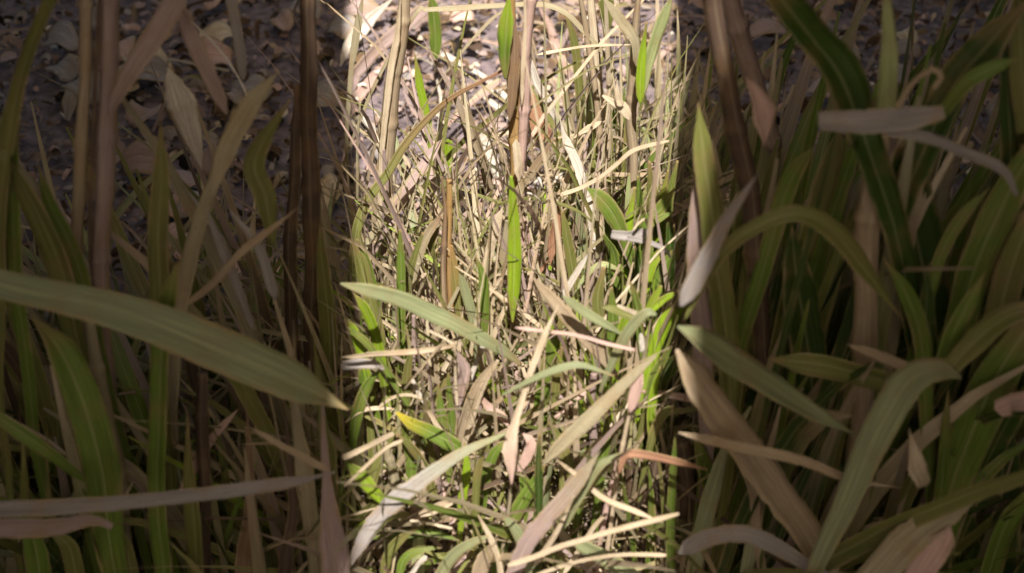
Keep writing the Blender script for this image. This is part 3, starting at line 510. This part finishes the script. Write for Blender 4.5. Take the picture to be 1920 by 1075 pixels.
for (lb, c, pts, wd, y) in [
    ('green blade leaning right at the left edge below the long level straw', 'green', [(664,830),(672,770),(688,720),(712,690)], 17, 1.55),
    ('bright green blade leaning left just above the grey ragged strip', 'vivid', [(690,720),(676,660),(664,620),(652,600)], 15, 1.6),
    ('green pointed blade right of the yellow leaf', 'green', [(846,900),(832,830),(824,770),(822,720)], 15, 1.54),
    ('olive blade leaning left below the yellow leaf', 'olive', [(812,930),(800,880),(776,840),(748,816)], 15, 1.5),
    ('green blade rising behind the lavender blade, middle left', 'green', [(776,960),(772,880),(760,820),(752,780)], 15, 1.52),
    ('olive blade leaning right at the lower left behind the lavender blade', 'olive', [(690,960),(702,900),(722,850),(748,800)], 14, 1.52),
    ('green blade bending right above the spearhead stem', 'green', [(900,980),(912,900),(930,850),(962,820)], 15, 1.5),
    ('fresh green blade upright in the lower centre', 'vivid', [(862,1000),(866,930),(876,880),(874,830)], 13, 1.47),
    ('olive green blade leaning left in the lower right', 'olive', [(1080,960),(1072,890),(1054,830),(1030,790)], 15, 1.5),
    ('green blade upright in the lower right, left of the pod stem', 'green', [(1120,960),(1124,880),(1136,820),(1140,770)], 15, 1.5),
    ('green blade leaning right below the grey running blade', 'green', [(1076,1000),(1090,930),(1104,880),(1128,826)], 14, 1.49),
    ('sage blade at the bottom edge left of the long yellow straw', 'sage', [(990,1090),(984,1030),(966,990),(940,966)], 16, 1.4),
    ('olive blade low at the bottom left corner of the sunlit grass', 'olive', [(720,1090),(730,1040),(752,1010),(784,990)], 15, 1.42),
    ('green blade curling right at the bottom left', 'green', [(744,1090),(756,1050),(786,1030),(826,1026)], 13, 1.4),
    ('bright green blade upright between the pod husk and the green fan', 'vivid', [(1222,850),(1220,790),(1226,740),(1240,690)], 15, 1.53),
    ('olive blade leaning right at the lower right edge', 'olive', [(1214,860),(1228,800),(1246,770),(1262,760)], 14, 1.5),
    ('green upright blade between amber stalks and the vivid hanging leaf', 'green', [(912,640),(908,570),(902,520),(890,480)], 14, 1.72),
    ('sage blade leaning left between the amber stalks and centre', 'sage', [(892,650),(886,590),(872,540),(862,500)], 14, 1.74)]:
    S('grass_blade', lb, 'grass blade', c, pts, wd, Y=y)
# ------------------------------------------------------------------ LEFT, shaded and nearer
YL = 1.32
plant('shaded_reed', 'thick mauve reed standing in the dark left foreground', 'reed', 190, YL + .1)
S('stem', None, None, 'mauve', [(190,560),(192,400),(200,150),(206,-40)], [34,38,40,38], Y=YL + .1)
S('stem', 'brown companion stem', None, 'tan', [(146,560),(148,350),(158,100),(166,-40)], [26,26,24,20], Y=YL + .11)
S('leaf_sheath', 'dark edge sheath', None, 'dbrown', [(170,520),(172,350),(180,100),(186,-40)], [9,9,8,8], Y=YL + .08, shape='straw', root=False)
done()
S('grass_blade', 'dim mauve blade leaning right beside the thick mauve reed', 'dry blade', 'mauve', [(206,215),(250,128),(300,50),(350,-40)], [30,40,42,38], Y=YL + .05, root=False)
S('grass_blade', 'dim mauve blade leaning left at the top of the dark left side', 'dry blade', 'mauve', [(425,215),(382,110),(345,20),(325,-40)], [26,30,30,24], Y=YL + .15, root=False)
S('grass_blade', 'dim grey straw hanging at the top of the dark left side', 'straw', 'grey', [(460,150),(452,90),(425,-30)], [12,20,20], Y=YL + .2, root=False)
S('grass_blade', 'shaded olive blade leaning right at the far top left', 'grass blade', 'olive', [(10,300),(30,180),(60,90),(115,-40)], [26,32,32,26], Y=YL)
S('grass_blade', 'shaded green blade upright at the far left edge', 'grass blade', 'green', [(20,360),(20,240),(50,110)], [34,36,14], Y=YL + .03)
S('grass_blade', 'shaded broad olive blade leaning left, mid left edge', 'grass blade', 'olive', [(150,640),(120,520),(70,400),(0,260)], [46,50,46,22], Y=YL + .02)
S('grass_blade', 'shaded dark green blade right of the broad olive one', 'grass blade', 'green', [(180,640),(140,480),(95,380),(70,300)], [28,26,22,6], Y=YL + .06)
S('grass_blade', 'shaded olive stem between reed and the V of leaves', 'grass blade', 'olive', [(300,640),(298,480),(303,350),(298,220)], [36,38,34,12], Y=YL + .04)
S('grass_blade', 'shaded khaki blade leaning right toward the V of leaves', 'grass blade', 'khaki', [(330,640),(355,480),(400,340),(450,180)], [32,30,26,10], Y=YL + .06)
S('grass_blade', 'shaded tan leaf forming the left arm of the V', 'grass blade', 'khaki', [(392,370),(425,280),(470,200),(532,128)], [16,36,38,14], Y=YL, root=False)
S('grass_blade', 'shaded olive leaf forming the right arm of the V', 'grass blade', 'olive', [(515,470),(500,370),(480,300),(545,180)], [10,40,40,14], Y=YL + .05, root=False)
plant('shaded_amber_reed', 'amber brown reed at the inner edge of the dark left side', 'reed', 590, YL + .3)
S('stem', None, None, 'dbrown', [(586,700),(584,450),(582,250),(574,-40)], [34,36,34,32], Y=YL + .36)
S('stem', None, None, 'dbrown', [(550,700),(545,450),(550,300),(556,160)], [26,26,22,12], Y=YL + .34)
S('leaf', None, None, 'olive', [(620,720),(612,560),(600,420)], [34,30,12], Y=YL + .3)
done()
S('grass_blade', 'very wide shaded sage blade crossing the dark left side', 'grass blade', 'sage', [(-30,522),(120,560),(270,600),(390,645),(500,694),(580,732),(652,768)], [52,60,74,82,80,66,34], Y=1.16, roll=.1, twist=.15, root=False)
S('grass_blade', 'shaded bright green blade below the very wide sage one', 'grass blade', 'green', [(205,1000),(188,880),(160,760),(115,660),(50,585)], [50,62,60,52,24], Y=1.22)
S('grass_blade', 'shaded upright green stem crossing the very wide sage blade', 'grass blade', 'green', [(300,1000),(295,820),(303,680),(318,560),(335,480)], [36,38,36,34,20], Y=1.2)
S('grass_blade', 'shaded green blade slanting over the lower left edge', 'grass blade', 'green', [(160,905),(100,855),(40,810),(-30,760)], [22,30,28,16], Y=1.19, root=False)
S('dry_stalk', 'shaded olive stalk left of the upright green stem', 'dry stalk', 'khaki', [(232,1000),(215,860),(190,720),(172,600)], [28,30,28,22], Y=1.3)
S('dry_stalk', 'shaded brown stalk right of the upright green stem', 'dry stalk', 'dbrown', [(380,1000),(380,830),(382,700)], [28,26,22], Y=1.3)
S('straw', 'long level shaded straw across the lower left', 'straw', 'grey', [(-30,957),(150,945),(350,926),(520,905),(625,888)], [28,30,28,24,14], Y=1.1, root=False)
S('straw', 'ragged shaded strip under the long level straw', 'dry blade', 'mauve', [(-30,990),(90,985),(170,972),(215,985)], [40,34,26,12], Y=1.12, root=False)
S('straw', 'short shaded straw bent up at the right end of the level straw', 'twig', 'tan', [(618,882),(550,845),(470,800)], [14,12,12], Y=1.11, root=False)
S('straw', 'shaded pink straw leaning right above the level straw', 'straw', 'pink', [(335,930),(390,835),(448,765)], [16,17,12], Y=1.35, root=False)
S('straw', 'shaded pale straw leaning left in the middle of the left side', 'straw', 'grey', [(475,620),(455,560),(425,480),(390,385)], [14,17,20,18], Y=1.34, root=False)
S('straw', 'shaded pale twig crossing the leaning pale straw', 'twig', 'tan', [(345,575),(400,530),(455,470),(560,390)], [10,13,15,10], Y=1.32, root=False)
S('straw', 'shaded pale spike pointing up left below the V of leaves', 'straw', 'grey', [(520,560),(490,470),(430,395)], [22,20,3], Y=1.33, root=False)
S('straw', 'dim torn pale leaf hanging in the upper left gap', 'dead leaf', 'white', [(318,125),(342,185),(358,245),(376,318)], [14,58,44,26], Y=1.62, root=False, fold=.15)
for (lb, c, pts, wd, y) in [
    ('shaded green blade at the bottom left corner', 'green', [(80,1140),(70,1030),(50,960)], [46,46,20], 1.18),
    ('shaded olive blade second from the bottom left corner', 'olive', [(150,1140),(130,1030),(100,980)], [34,36,14], 1.2),
    ('shaded olive blade leaning left under the level straw', 'olive', [(260,1140),(235,1030),(205,950)], [28,30,16], 1.19),
    ('shaded dark green stem under the level straw', 'dgreen', [(312,1140),(306,1020),(300,950)], [34,36,26], 1.2),
    ('shaded upright olive stem under the level straw', 'olive', [(372,1140),(366,1030),(362,940)], [38,38,28], 1.18),
    ('shaded brown stalk under the level straw, left of two', 'brown', [(455,1140),(462,1040),(470,930)], [30,32,22], 1.25),
    ('shaded brown stalk under the level straw, right of two', 'dbrown', [(520,1140),(535,1040),(548,930)], [26,24,16], 1.24),
    ('shaded folded mauve leaf at the inner lower corner of the dark left side', 'mauve', [(626,1140),(624,1020),(614,890)], [52,48,14], 1.15),
    ('shaded khaki blade below the very wide sage blade', 'khaki', [(585,1000),(575,880),(560,790)], [34,34,22], 1.24),
    ('shaded olive blade below the amber reed', 'olive', [(626,960),(618,850),(600,770)], [34,32,14], 1.22)]:
    S('grass_blade', lb, 'grass blade', c, pts + [(pts[-1][0] - 14, pts[-1][1] - 190)], wd + [5], Y=y + .04)

# ------------------------------------------------------------------ RIGHT, shaded and nearer
for (nm, lb, cat, c, pts, wd, y, rt) in [
    ('dry_stalk', 'dim pale mauve slab stalk at the top of the dark right side', 'dry stalk', 'mauve', [(1452,280),(1412,140),(1372,10),(1355,-40)], [30,38,36,34], 1.7, False),
    ('grass_blade', 'dim pinkish triangle of leaf below the mauve slab stalk', 'dead leaf', 'pink', [(1398,145),(1430,215),(1434,275)], [10,50,8], 1.38, False),
    ('grass_blade', 'broad dark green leaf slanting at the top of the dark right side', 'grass blade', 'dgreen', [(1625,260),(1575,150),(1520,75),(1440,-40)], [60,80,78,60], 1.28, True),
    ('grass_blade', 'dim pale upright leaf above the tan strip', 'grass blade', 'pgreen', [(1664,215),(1664,110),(1660,-30)], [36,32,12], 1.3, False),
    ('dry_stalk', 'thick tan stalk holding up the flat strip on the dark right side', 'dry stalk', 'tan', [(1625,600),(1628,480),(1636,360),(1644,245)], [48,48,48,46], 1.3, True),
    ('straw', 'flat torn tan strip on the dark right side', 'dry blade', 'grey', [(1538,230),(1610,232),(1690,225),(1768,212)], [44,44,46,24], 1.22, False),
    ('straw', 'dim grey stem trailing right from the torn tan strip', 'twig', 'grey', [(1660,245),(1740,258),(1820,290),(1880,318),(1905,365)], [24,24,24,18,8], 1.21, False),
    ('straw', 'dim curled tendril above the torn tan strip', 'twig', 'tan', [(1680,205),(1705,160),(1745,132),(1764,145),(1750,168)], [11,12,10,9,6], 1.21, False),
    ('grass_blade', 'almost black green broad leaf under the torn tan strip', 'grass blade', 'dgreen', [(1740,560),(1720,450),(1695,350),(1690,270)], [80,92,88,50], 1.36, True),
    ('grass_blade', 'dim bright edged leaf leaning right of the almost black leaf', 'grass blade', 'green', [(1730,590),(1765,480),(1810,400),(1862,345)], [20,24,22,5], 1.27, True),
    ('grass_blade', 'dark green leaf rising to the upper right corner', 'grass blade', 'dgreen', [(1740,260),(1790,160),(1850,90),(1930,0)], [52,60,58,34], 1.34, True),
    ('grass_blade', 'dim green leaf below the upper right corner leaf', 'grass blade', 'green', [(1750,235),(1810,160),(1860,128),(1915,108)], [24,28,28,14], 1.3, False),
    ('grass_blade', 'dim upright dark leaf at the upper right edge', 'grass blade', 'dgreen', [(1892,330),(1892,200),(1888,60)], [38,38,14], 1.38, True),
    ('grass_blade', 'dim olive leaf at the very right edge, upper part', 'grass blade', 'olive', [(1935,260),(1915,120),(1905,-30)], [40,42,20], 1.36, True),
    ('grass_blade', 'broad dim green leaf leaning right, mid right edge', 'grass blade', 'green', [(1790,640),(1830,500),(1880,380),(1940,280)], [56,66,64,40], 1.33, True),
    ('grass_blade', 'dim olive leaf in front at the right edge', 'grass blade', 'olive', [(1860,640),(1890,520),(1940,400)], [50,54,34], 1.3, True),
    ('grass_blade', 'olive blade arching over in the middle of the dark right side', 'grass blade', 'olive', [(1285,600),(1345,485),(1425,422),(1500,402),(1570,440),(1625,510),(1690,600)], [20,26,28,32,38,38,20], 1.2, False),
    ('straw', 'dim pale straight blade leaning right beside the olive arch', 'straw', 'grey', [(1276,575),(1325,485),(1370,400),(1422,322)], [34,34,24,8], 1.19, False),
    ('grass_blade', 'broad dim sage blade pointing down right from the inner edge', 'grass blade', 'sage', [(1272,612),(1350,670),(1450,728),(1530,775),(1620,825)], [44,54,48,28,5], 1.15, False),
    ('grass_blade', 'very broad dim tan blade slanting down right from the inner edge', 'grass blade', 'tan', [(1268,655),(1340,760),(1430,890),(1510,1010),(1570,1110)], [44,60,68,60,46], 1.18, False),
    ('grass_blade', 'broad grey sage blade arching over and down, dark right side', 'grass blade', 'sage', [(1800,712),(1755,695),(1700,720),(1655,800),(1600,915),(1545,1030),(1515,1110)], [18,40,58,54,44,34,24], 1.1, False),
    ('straw', 'thin dim tan straw crossing behind the arching grey sage blade', 'straw', 'tan', [(1272,812),(1380,835),(1500,858),(1590,895),(1690,915)], [16,18,20,18,6], 1.14, False),
    ('grass_blade', 'dim olive blade lying level left of the arching sage blade', 'grass blade', 'olive', [(1712,735),(1620,705),(1530,680),(1440,672)], [34,44,42,24], 1.22, False),
    ('straw', 'dim cream tip above the level olive blade', 'straw', 'tan', [(1712,695),(1650,668),(1588,645)], [22,20,8], 1.2, False),
    ('grass_blade', 'dim green leaf rising left from the right fan', 'grass blade', 'green', [(1742,860),(1728,660),(1700,560),(1655,480)], [24,34,32,8], 1.24, True),
    ('grass_blade', 'dark leaf upright in the right fan', 'grass blade', 'dgreen', [(1745,720),(1738,620),(1735,500)], [36,40,14], 1.26, False),
    ('grass_blade', 'dim green leaf leaning right in the right fan', 'grass blade', 'green', [(1752,720),(1790,620),(1850,510)], [26,42,16], 1.23, False),
    ('grass_blade', 'dim light green leaf bending to the right edge', 'grass blade', 'olive', [(1760,715),(1830,640),(1880,600),(1940,578)], [24,42,40,30], 1.2, False),
    ('grass_blade', 'broadest dim green leaf at the right edge, lower half', 'grass blade', 'green', [(1750,1080),(1790,900),(1850,740),(1940,600)], [44,66,80,50], 1.24, True),
    ('grass_blade', 'almost black leaf at the right edge, lower half', 'grass blade', 'dgreen', [(1870,1080),(1875,930),(1900,780)], [70,72,20], 1.3, True),
    ('grass_blade', 'thin dim green leaf below the right fan', 'grass blade', 'green', [(1735,1060),(1765,900),(1780,730)], [20,24,16], 1.22, True),
    ('grass_blade', 'dim green leaf at the bottom right corner', 'grass blade', 'green', [(1830,1140),(1880,1000),(1940,900)], [44,46,26], 1.22, True),
    ('grass_blade', 'dark green leaf at the bottom right, left of the corner leaf', 'grass blade', 'dgreen', [(1800,1140),(1800,1020),(1808,940)], [66,66,26], 1.28, True),
    ('straw', 'dim pink fragment at the right edge', 'dead leaf', 'pink', [(1865,765),(1900,752),(1945,748)], [28,44,40], 1.18, False),
    ('straw', 'dim torn husk with pale tip under the right fan', 'dead leaf', 'cream', [(1735,910),(1718,870),(1708,800)], [28,36,8], 1.14, False),
    ('grass_blade', 'broad dim khaki blade at the bottom, right half', 'grass blade', 'khaki', [(1600,1130),(1690,1025),(1760,975),(1840,935)], [54,62,50,10], 1.08, False),
    ('straw', 'dim pinkish pod at the bottom of the dark right side', 'seed pod', 'pink', [(1700,1120),(1730,1060),(1762,1010),(1780,985)], [40,54,46,20], 1.07, False),
    ('grass_blade', 'dim dark olive blade along the inner edge, upper right side', 'grass blade', 'olive', [(1355,560),(1335,420),(1318,300),(1312,190)], [46,46,40,18], 1.36, True),
    ('grass_blade', 'dim pinkish blade low along the inner edge of the right side', 'grass blade', 'mauve', [(1318,620),(1305,470),(1298,340)], [36,34,18], 1.38, True),
    ('dry_stalk', 'dim brown mauve stalk leaning left, upper right side', 'dry stalk', 'dbrown', [(1425,520),(1405,360),(1370,200),(1335,-40)], [38,42,40,36], 1.42, True),
    ('grass_blade', 'dark green upright blade in the middle of the right side', 'grass blade', 'dgreen', [(1520,700),(1500,560),(1485,420)], [62,66,24], 1.4, True),
    ('grass_blade', 'olive upright blade right of the middle dark one', 'grass blade', 'olive', [(1500,480),(1540,350),(1580,230)], [40,46,18], 1.42, True),
    ('grass_blade', 'dim green blade leaning right below the broad dark leaf', 'grass blade', 'green', [(1440,470),(1480,350),(1530,270)], [30,34,12], 1.4, True),
    ('grass_blade', 'dark upright blade behind the arching grey sage blade, lower', 'grass blade', 'dgreen', [(1650,1120),(1655,960),(1648,820)], [60,62,30], 1.35, True),
    ('grass_blade', 'dark upright blade behind the level olive one', 'grass blade', 'olive', [(1555,940),(1552,800),(1545,680)], [64,66,40], 1.4, True),
    ('grass_blade', 'dim olive blade at the bottom, left of the arching sage foot', 'grass blade', 'olive', [(1640,1130),(1612,960),(1590,820)], [24,28,12], 1.3, True),
    ('straw', 'dim cream curved straw at the lower inner part of the right side', 'straw', 'tan', [(1432,1120),(1422,1000),(1404,900),(1350,820)], [18,20,18,8], 1.25, False),
    ('grass_blade', 'grey dim blade bowing at the bottom inner corner of the right side', 'grass blade', 'grey', [(1275,1035),(1330,1005),(1400,1000),(1480,1040),(1560,1090)], [30,36,34,28,18], 1.14, False),
    ('dry_stalk', 'dim grey brown stem at the inner edge, lower right side', 'dry stalk', 'dbrown', [(1300,1140),(1290,960),(1280,830)], [40,40,30], 1.4, True),
    ('grass_blade', 'dim green blade low at the inner edge of the right side', 'grass blade', 'green', [(1370,1120),(1345,960),(1300,800)], [46,50,20], 1.38, True)]:
    S(nm, lb, cat, c, pts, wd, Y=y, root=rt)

# ------------------------------------------------------------------ uncountable stuff
def frustum_ok(P, m=120):
    r = P - np.array([0, 0, CAMZ]); d = r @ FW; x = r @ RT / d * FPX; y = r @ UP / d * FPX
    return (abs(x) < 960 + m) & (abs(y) < 540 + m) & (d > .2)
def pick(cols, wts): return PAL[cols[rng.choice(len(cols), p=np.array(wts) / sum(wts))]]
def inband(px):  return 640 < px < 1280
def field(name, count, yr, hr, wr, cols, wts, mat, label, cat, xr=None, lean=.5, curve=.6, fold=.3, dens=None, lying=False, zr=(0.01, .05), away=None):
    mb = MB(); made = 0; tries = 0
    while made < count and tries < count * 12:
        tries += 1
        Y = rng.uniform(*yr); hw = (Y * .82 + .9) * .36; x = rng.uniform(-hw, hw) if xr is None else rng.uniform(*xr)
        if dens is not None and rng.random() > dens(x, Y): continue
        n = 7; s = np.linspace(0, 1, n)
        if lying:
            ln = rng.uniform(*hr); a = rng.uniform(0, math.pi); z0 = rng.uniform(*zr); z1 = z0 + rng.normal() * .18 * ln; bend = rng.normal() * .12 * ln
            c = np.stack([x + math.cos(a) * ln * (s - .5) - math.sin(a) * bend * 4 * s * (1 - s), Y + math.sin(a) * ln * (s - .5) + math.cos(a) * bend * 4 * s * (1 - s), np.maximum(z0 + (z1 - z0) * s + abs(rng.normal()) * .1 * ln * 4 * s * (1 - s), .008)], 1)
        else:
            h = rng.uniform(*hr); a = rng.uniform(0, 2 * math.pi) if away is None or abs(x) < away else rng.normal() * .7 + (0 if x > 0 else math.pi); l = abs(rng.normal()) * lean * h; cv = rng.uniform(0, curve)
            c = np.stack([x + math.cos(a) * l * s ** (1.2 + cv), Y + math.sin(a) * l * s ** (1.2 + cv), h * (s - cv * .5 * s ** 2.5) * .96 + .004], 1)
        wd = rng.uniform(*wr); W = wd * (np.clip(.65 + s, 0, 1) * np.clip((1 - s) / .45, .06, 1) ** .7 if not lying or rng.random() < .3 else np.full(n, 1.0))
        simple_ribbon(mb, c, W, pick(cols, wts), rng.uniform(-.9, .9), rng.uniform(-1, 1), fold); made += 1
    o = mb.build(name, mat); tag(o, label, cat, kind='stuff'); return o
def simple_ribbon(mb, C, W, tint, roll, twist, fold):
    n = len(C); T = np.gradient(C, axis=0); T /= np.linalg.norm(T, axis=1)[:, None] + 1e-9
    a0 = rng.uniform(-1.2, 1.2); face = np.array([math.sin(a0) * .8, -math.cos(a0) * .8, .6]); S_ = np.cross(T, face); S_ /= np.linalg.norm(S_, axis=1)[:, None] + 1e-9; Nn = np.cross(S_, T)
    s = np.linspace(0, 1, n); a = roll + twist * (s - .5); A = S_ * np.cos(a)[:, None] + Nn * np.sin(a)[:, None]; B = -S_ * np.sin(a)[:, None] + Nn * np.cos(a)[:, None]
    h = (W / 2)[:, None]; V = np.stack([C - A * h + B * h * fold, C, C + A * h + B * h * fold], 1).reshape(-1, 3)
    i = np.arange(n - 1)[:, None] * 3; j = np.arange(2)[None]; F = np.stack([i + j, i + j + 1, i + j + 4, i + j + 3], -1).reshape(-1, 4)
    ln = np.r_[0, np.cumsum(np.linalg.norm(np.diff(C, axis=0), axis=1))]; o = rng.integers(50)
    UV = np.stack([np.tile([0, .5, 1], (n, 1)) + o, np.tile(ln[:, None] * 14 + o, (1, 3))], -1).reshape(-1, 2)
    c0 = np.array(tint) * rng.uniform(.75, 1.15); c1 = c0
    if n > 5 and rng.random() < .6: c1 = np.array(PAL[['khaki', 'tan', 'straw', 'olive', 'mauve'][rng.integers(5)]])
    q = np.clip((s - rng.uniform(.1, .6)) / .45, 0, 1)[:, None]; cc = c0 * (1 - q) + c1 * q
    mb.add(V, F, UV, np.repeat(cc, 3, 0))

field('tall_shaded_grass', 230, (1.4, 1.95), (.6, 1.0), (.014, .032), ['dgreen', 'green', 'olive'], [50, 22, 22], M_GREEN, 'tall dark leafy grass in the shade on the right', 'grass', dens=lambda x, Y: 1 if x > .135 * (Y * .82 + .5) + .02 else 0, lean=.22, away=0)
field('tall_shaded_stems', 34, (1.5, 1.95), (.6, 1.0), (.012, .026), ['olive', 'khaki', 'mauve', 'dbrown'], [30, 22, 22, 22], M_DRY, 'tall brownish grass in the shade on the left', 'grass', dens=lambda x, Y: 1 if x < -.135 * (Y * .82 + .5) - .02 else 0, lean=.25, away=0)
field('tall_dry_stalks', 72, (1.6, 2.35), (.45, .95), (.004, .0085), ['tan', 'mauve', 'pink', 'khaki', 'cream', 'olive'], [28, 16, 14, 22, 8, 12], M_DRY, 'tall thin dry stalks rising through the sunlit grass', 'dry grass', dens=lambda x, Y: 1 if abs(x) < .1 * (Y * .82 + .75) else 0, lean=.38, curve=.9, fold=.5)
field('green_tuft', 120, (1.58, 1.78), (.36, .54), (.007, .015), ['vivid', 'green', 'olive', 'dgreen'], [34, 36, 16, 12], M_GREEN, 'dense tuft of fresh green grass at the right of the sunlight', 'grass', xr=(.105, .185), lean=.3)
# leaf litter on the soil
mb = MB()
for _ in range(14000):
    Y = rng.uniform(1.4, 4.9); hw = (Y * .82 + .9) * .38; x = rng.uniform(-hw, hw); ln = rng.uniform(.010, .038) if rng.random() < .85 else rng.uniform(.03, .07); a = rng.uniform(0, 6.28); n = 5; s = np.linspace(0, 1, n)
    k = rng.uniform(-1.6, 1.6); ang = a + k * (s - .5); dx = np.cumsum(np.cos(ang)) * ln / n; dy = np.cumsum(np.sin(ang)) * ln / n
    z = rng.uniform(.004, .022) + abs(rng.normal()) * .25 * ln * np.sin(s * 3.14 * rng.uniform(.5, 1.2))
    W = rng.uniform(.2, .6) * ln * np.sin(np.clip(s * .9 + .08, 0, 1) * math.pi) ** .6
    c = np.stack([x + dx, Y + dy, np.maximum(z, .004)], 1)
    simple_ribbon(mb, c, W, pick(['mauve', 'dbrown', 'tan', 'cream', 'white', 'pink', 'black', 'grey'], [38, 40, 4, 2, 1.2, 5, 14, 16]), rng.uniform(-.8, .8), rng.uniform(-1.5, 1.5), rng.uniform(-.6, .6))
tag(mb.build('leaf_litter', M_LITTER), 'litter of curled dead leaf scraps covering the soil', 'leaf litter', kind='stuff')
field('straw_litter', 260, (2.3, 4.6), (.06, .3), (.004, .010), ['mauve', 'pink', 'cream', 'tan', 'dbrown', 'white'], [30, 20, 14, 20, 14, 5], M_DRY, 'thin broken straws scattered over the far soil', 'straw litter', lying=True, dens=lambda x, Y: 1.0 if abs(x) < .11 * (Y * .82 + .9) else .15, zr=(.01, .05))
mid = lambda x, Y: (1.0 if abs(x) < .115 * (Y * .82 + .9) else 0) * (1 if Y < 2.0 else .45 if x > .05 else .08)
field('straw_mat', 620, (1.5, 2.4), (.14, .5), (.002, .0075), ['straw', 'cream', 'tan', 'pink', 'white', 'mauve', 'khaki', 'olive', 'dbrown'], [3, 4, 22, 6, 1, 20, 18, 18, 28], M_DRY, 'thick tangle of fallen cream straw under the grass', 'straw mat', lying=True, zr=(.01, .2), dens=mid)
field('dry_grass', 1000, (1.5, 2.45), (.24, .56), (.0035, .011), ['tan', 'straw', 'khaki', 'olive', 'mauve', 'cream', 'dbrown'], [20, 7, 26, 24, 12, 5, 14], M_DRY, 'thin dry grass stems standing among the green', 'dry grass', dens=mid, lean=.45)
gd = lambda x, Y: (1.0 if x > .06 else .9 if x < -.12 else .45) * (1 if Y < 1.95 else .5)
field('green_grass', 1350, (1.45, 2.15), (.18, .44), (.007, .018), ['olive', 'green', 'sage', 'vivid', 'dgreen', 'pgreen', 'khaki'], [24, 30, 14, 10, 8, 8, 10], M_GREEN, 'green grass growing thickly through the straw', 'grass', dens=gd, lean=.5)
field('far_green_grass', 170, (2.2, 2.75), (.15, .42), (.006, .015), ['olive', 'sage', 'pgreen', 'green', 'khaki'], [22, 26, 18, 12, 20], M_GREEN, 'paler green grass standing behind the right shoot', 'grass', xr=(.08, .42), lean=.3)
sh = lambda x, Y: 0 if abs(x) < .115 * (Y * .82 + .75) else 1
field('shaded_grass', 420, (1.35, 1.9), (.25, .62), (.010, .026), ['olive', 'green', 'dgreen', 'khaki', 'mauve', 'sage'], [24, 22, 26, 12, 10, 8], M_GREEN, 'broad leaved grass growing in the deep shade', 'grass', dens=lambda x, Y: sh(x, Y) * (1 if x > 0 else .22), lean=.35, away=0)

# individual pale dead leaves one can count on the soil
def dead_leaf(label, x, y, ln, wd, col, ang, h=.012, group=None, raw=None):
    q, t = at(x, y, gY(y)); m2 = MB(); n = 9; s = np.linspace(0, 1, n); a = ang + random.uniform(-.5, .5) * (s - .5)
    c = np.stack([q[0] + np.cumsum(np.cos(a)) * ln / n, q[1] + np.cumsum(np.sin(a)) * ln / n, h + .018 + .35 * ln * .5 * np.sin(s * 3)], 1)
    W = wd * np.sin(np.clip(s * .88 + .07, 0, 1) * math.pi) ** .55
    ribbon(m2, c, W, PAL[col], random.uniform(-.3, .3), random.uniform(-1, 1), random.uniform(.1, .5), .0006, face=np.array([0, -.3, .95]), ragged=.12)
    o = m2.build('dead_leaf', M_LITTER); tag(o, label, 'dead leaf', group); return o
dead_leaf('pinkish curled dead leaf on soil right of the green hanging blade', 842, 62, .06, .035, 'pink', .2)
dead_leaf('torn white dead leaf on the soil in the middle left', 758, 405, .06, .022, 'white', -1.2)
dead_leaf('small rounded cream leaf left of the tall pale stalk', 686, 72, .022, .014, 'white', 1.4)
dead_leaf('grey green dead leaf at the foot of the tall pale stalk', 722, 515, .05, .025, 'khaki', .1)
for i in range(90):
    x = random.uniform(650, 1270); y = random.choice([random.uniform(5, 330), random.uniform(5, 480)])
    dead_leaf('small pale dead leaf scrap lying on the soil between the sunlit grasses', x, y, random.uniform(.010, .024), random.uniform(.006, .012), random.choice(['white', 'cream', 'pink', 'mauve']), random.uniform(0, 6.28), group='pale leaf scraps on the sunlit soil')
for i in range(90):
    x = random.choice([random.uniform(10, 640), random.uniform(1290, 1900)]); y = random.uniform(0, 800)
    dead_leaf('dim dead leaf lying on the shaded soil behind the near blades', x, y, random.uniform(.07, .14), random.uniform(.045, .08), random.choice(['cream', 'mauve', 'pink', 'grey', 'grey']), random.uniform(0, 6.28), group='dead leaves on the shaded soil')
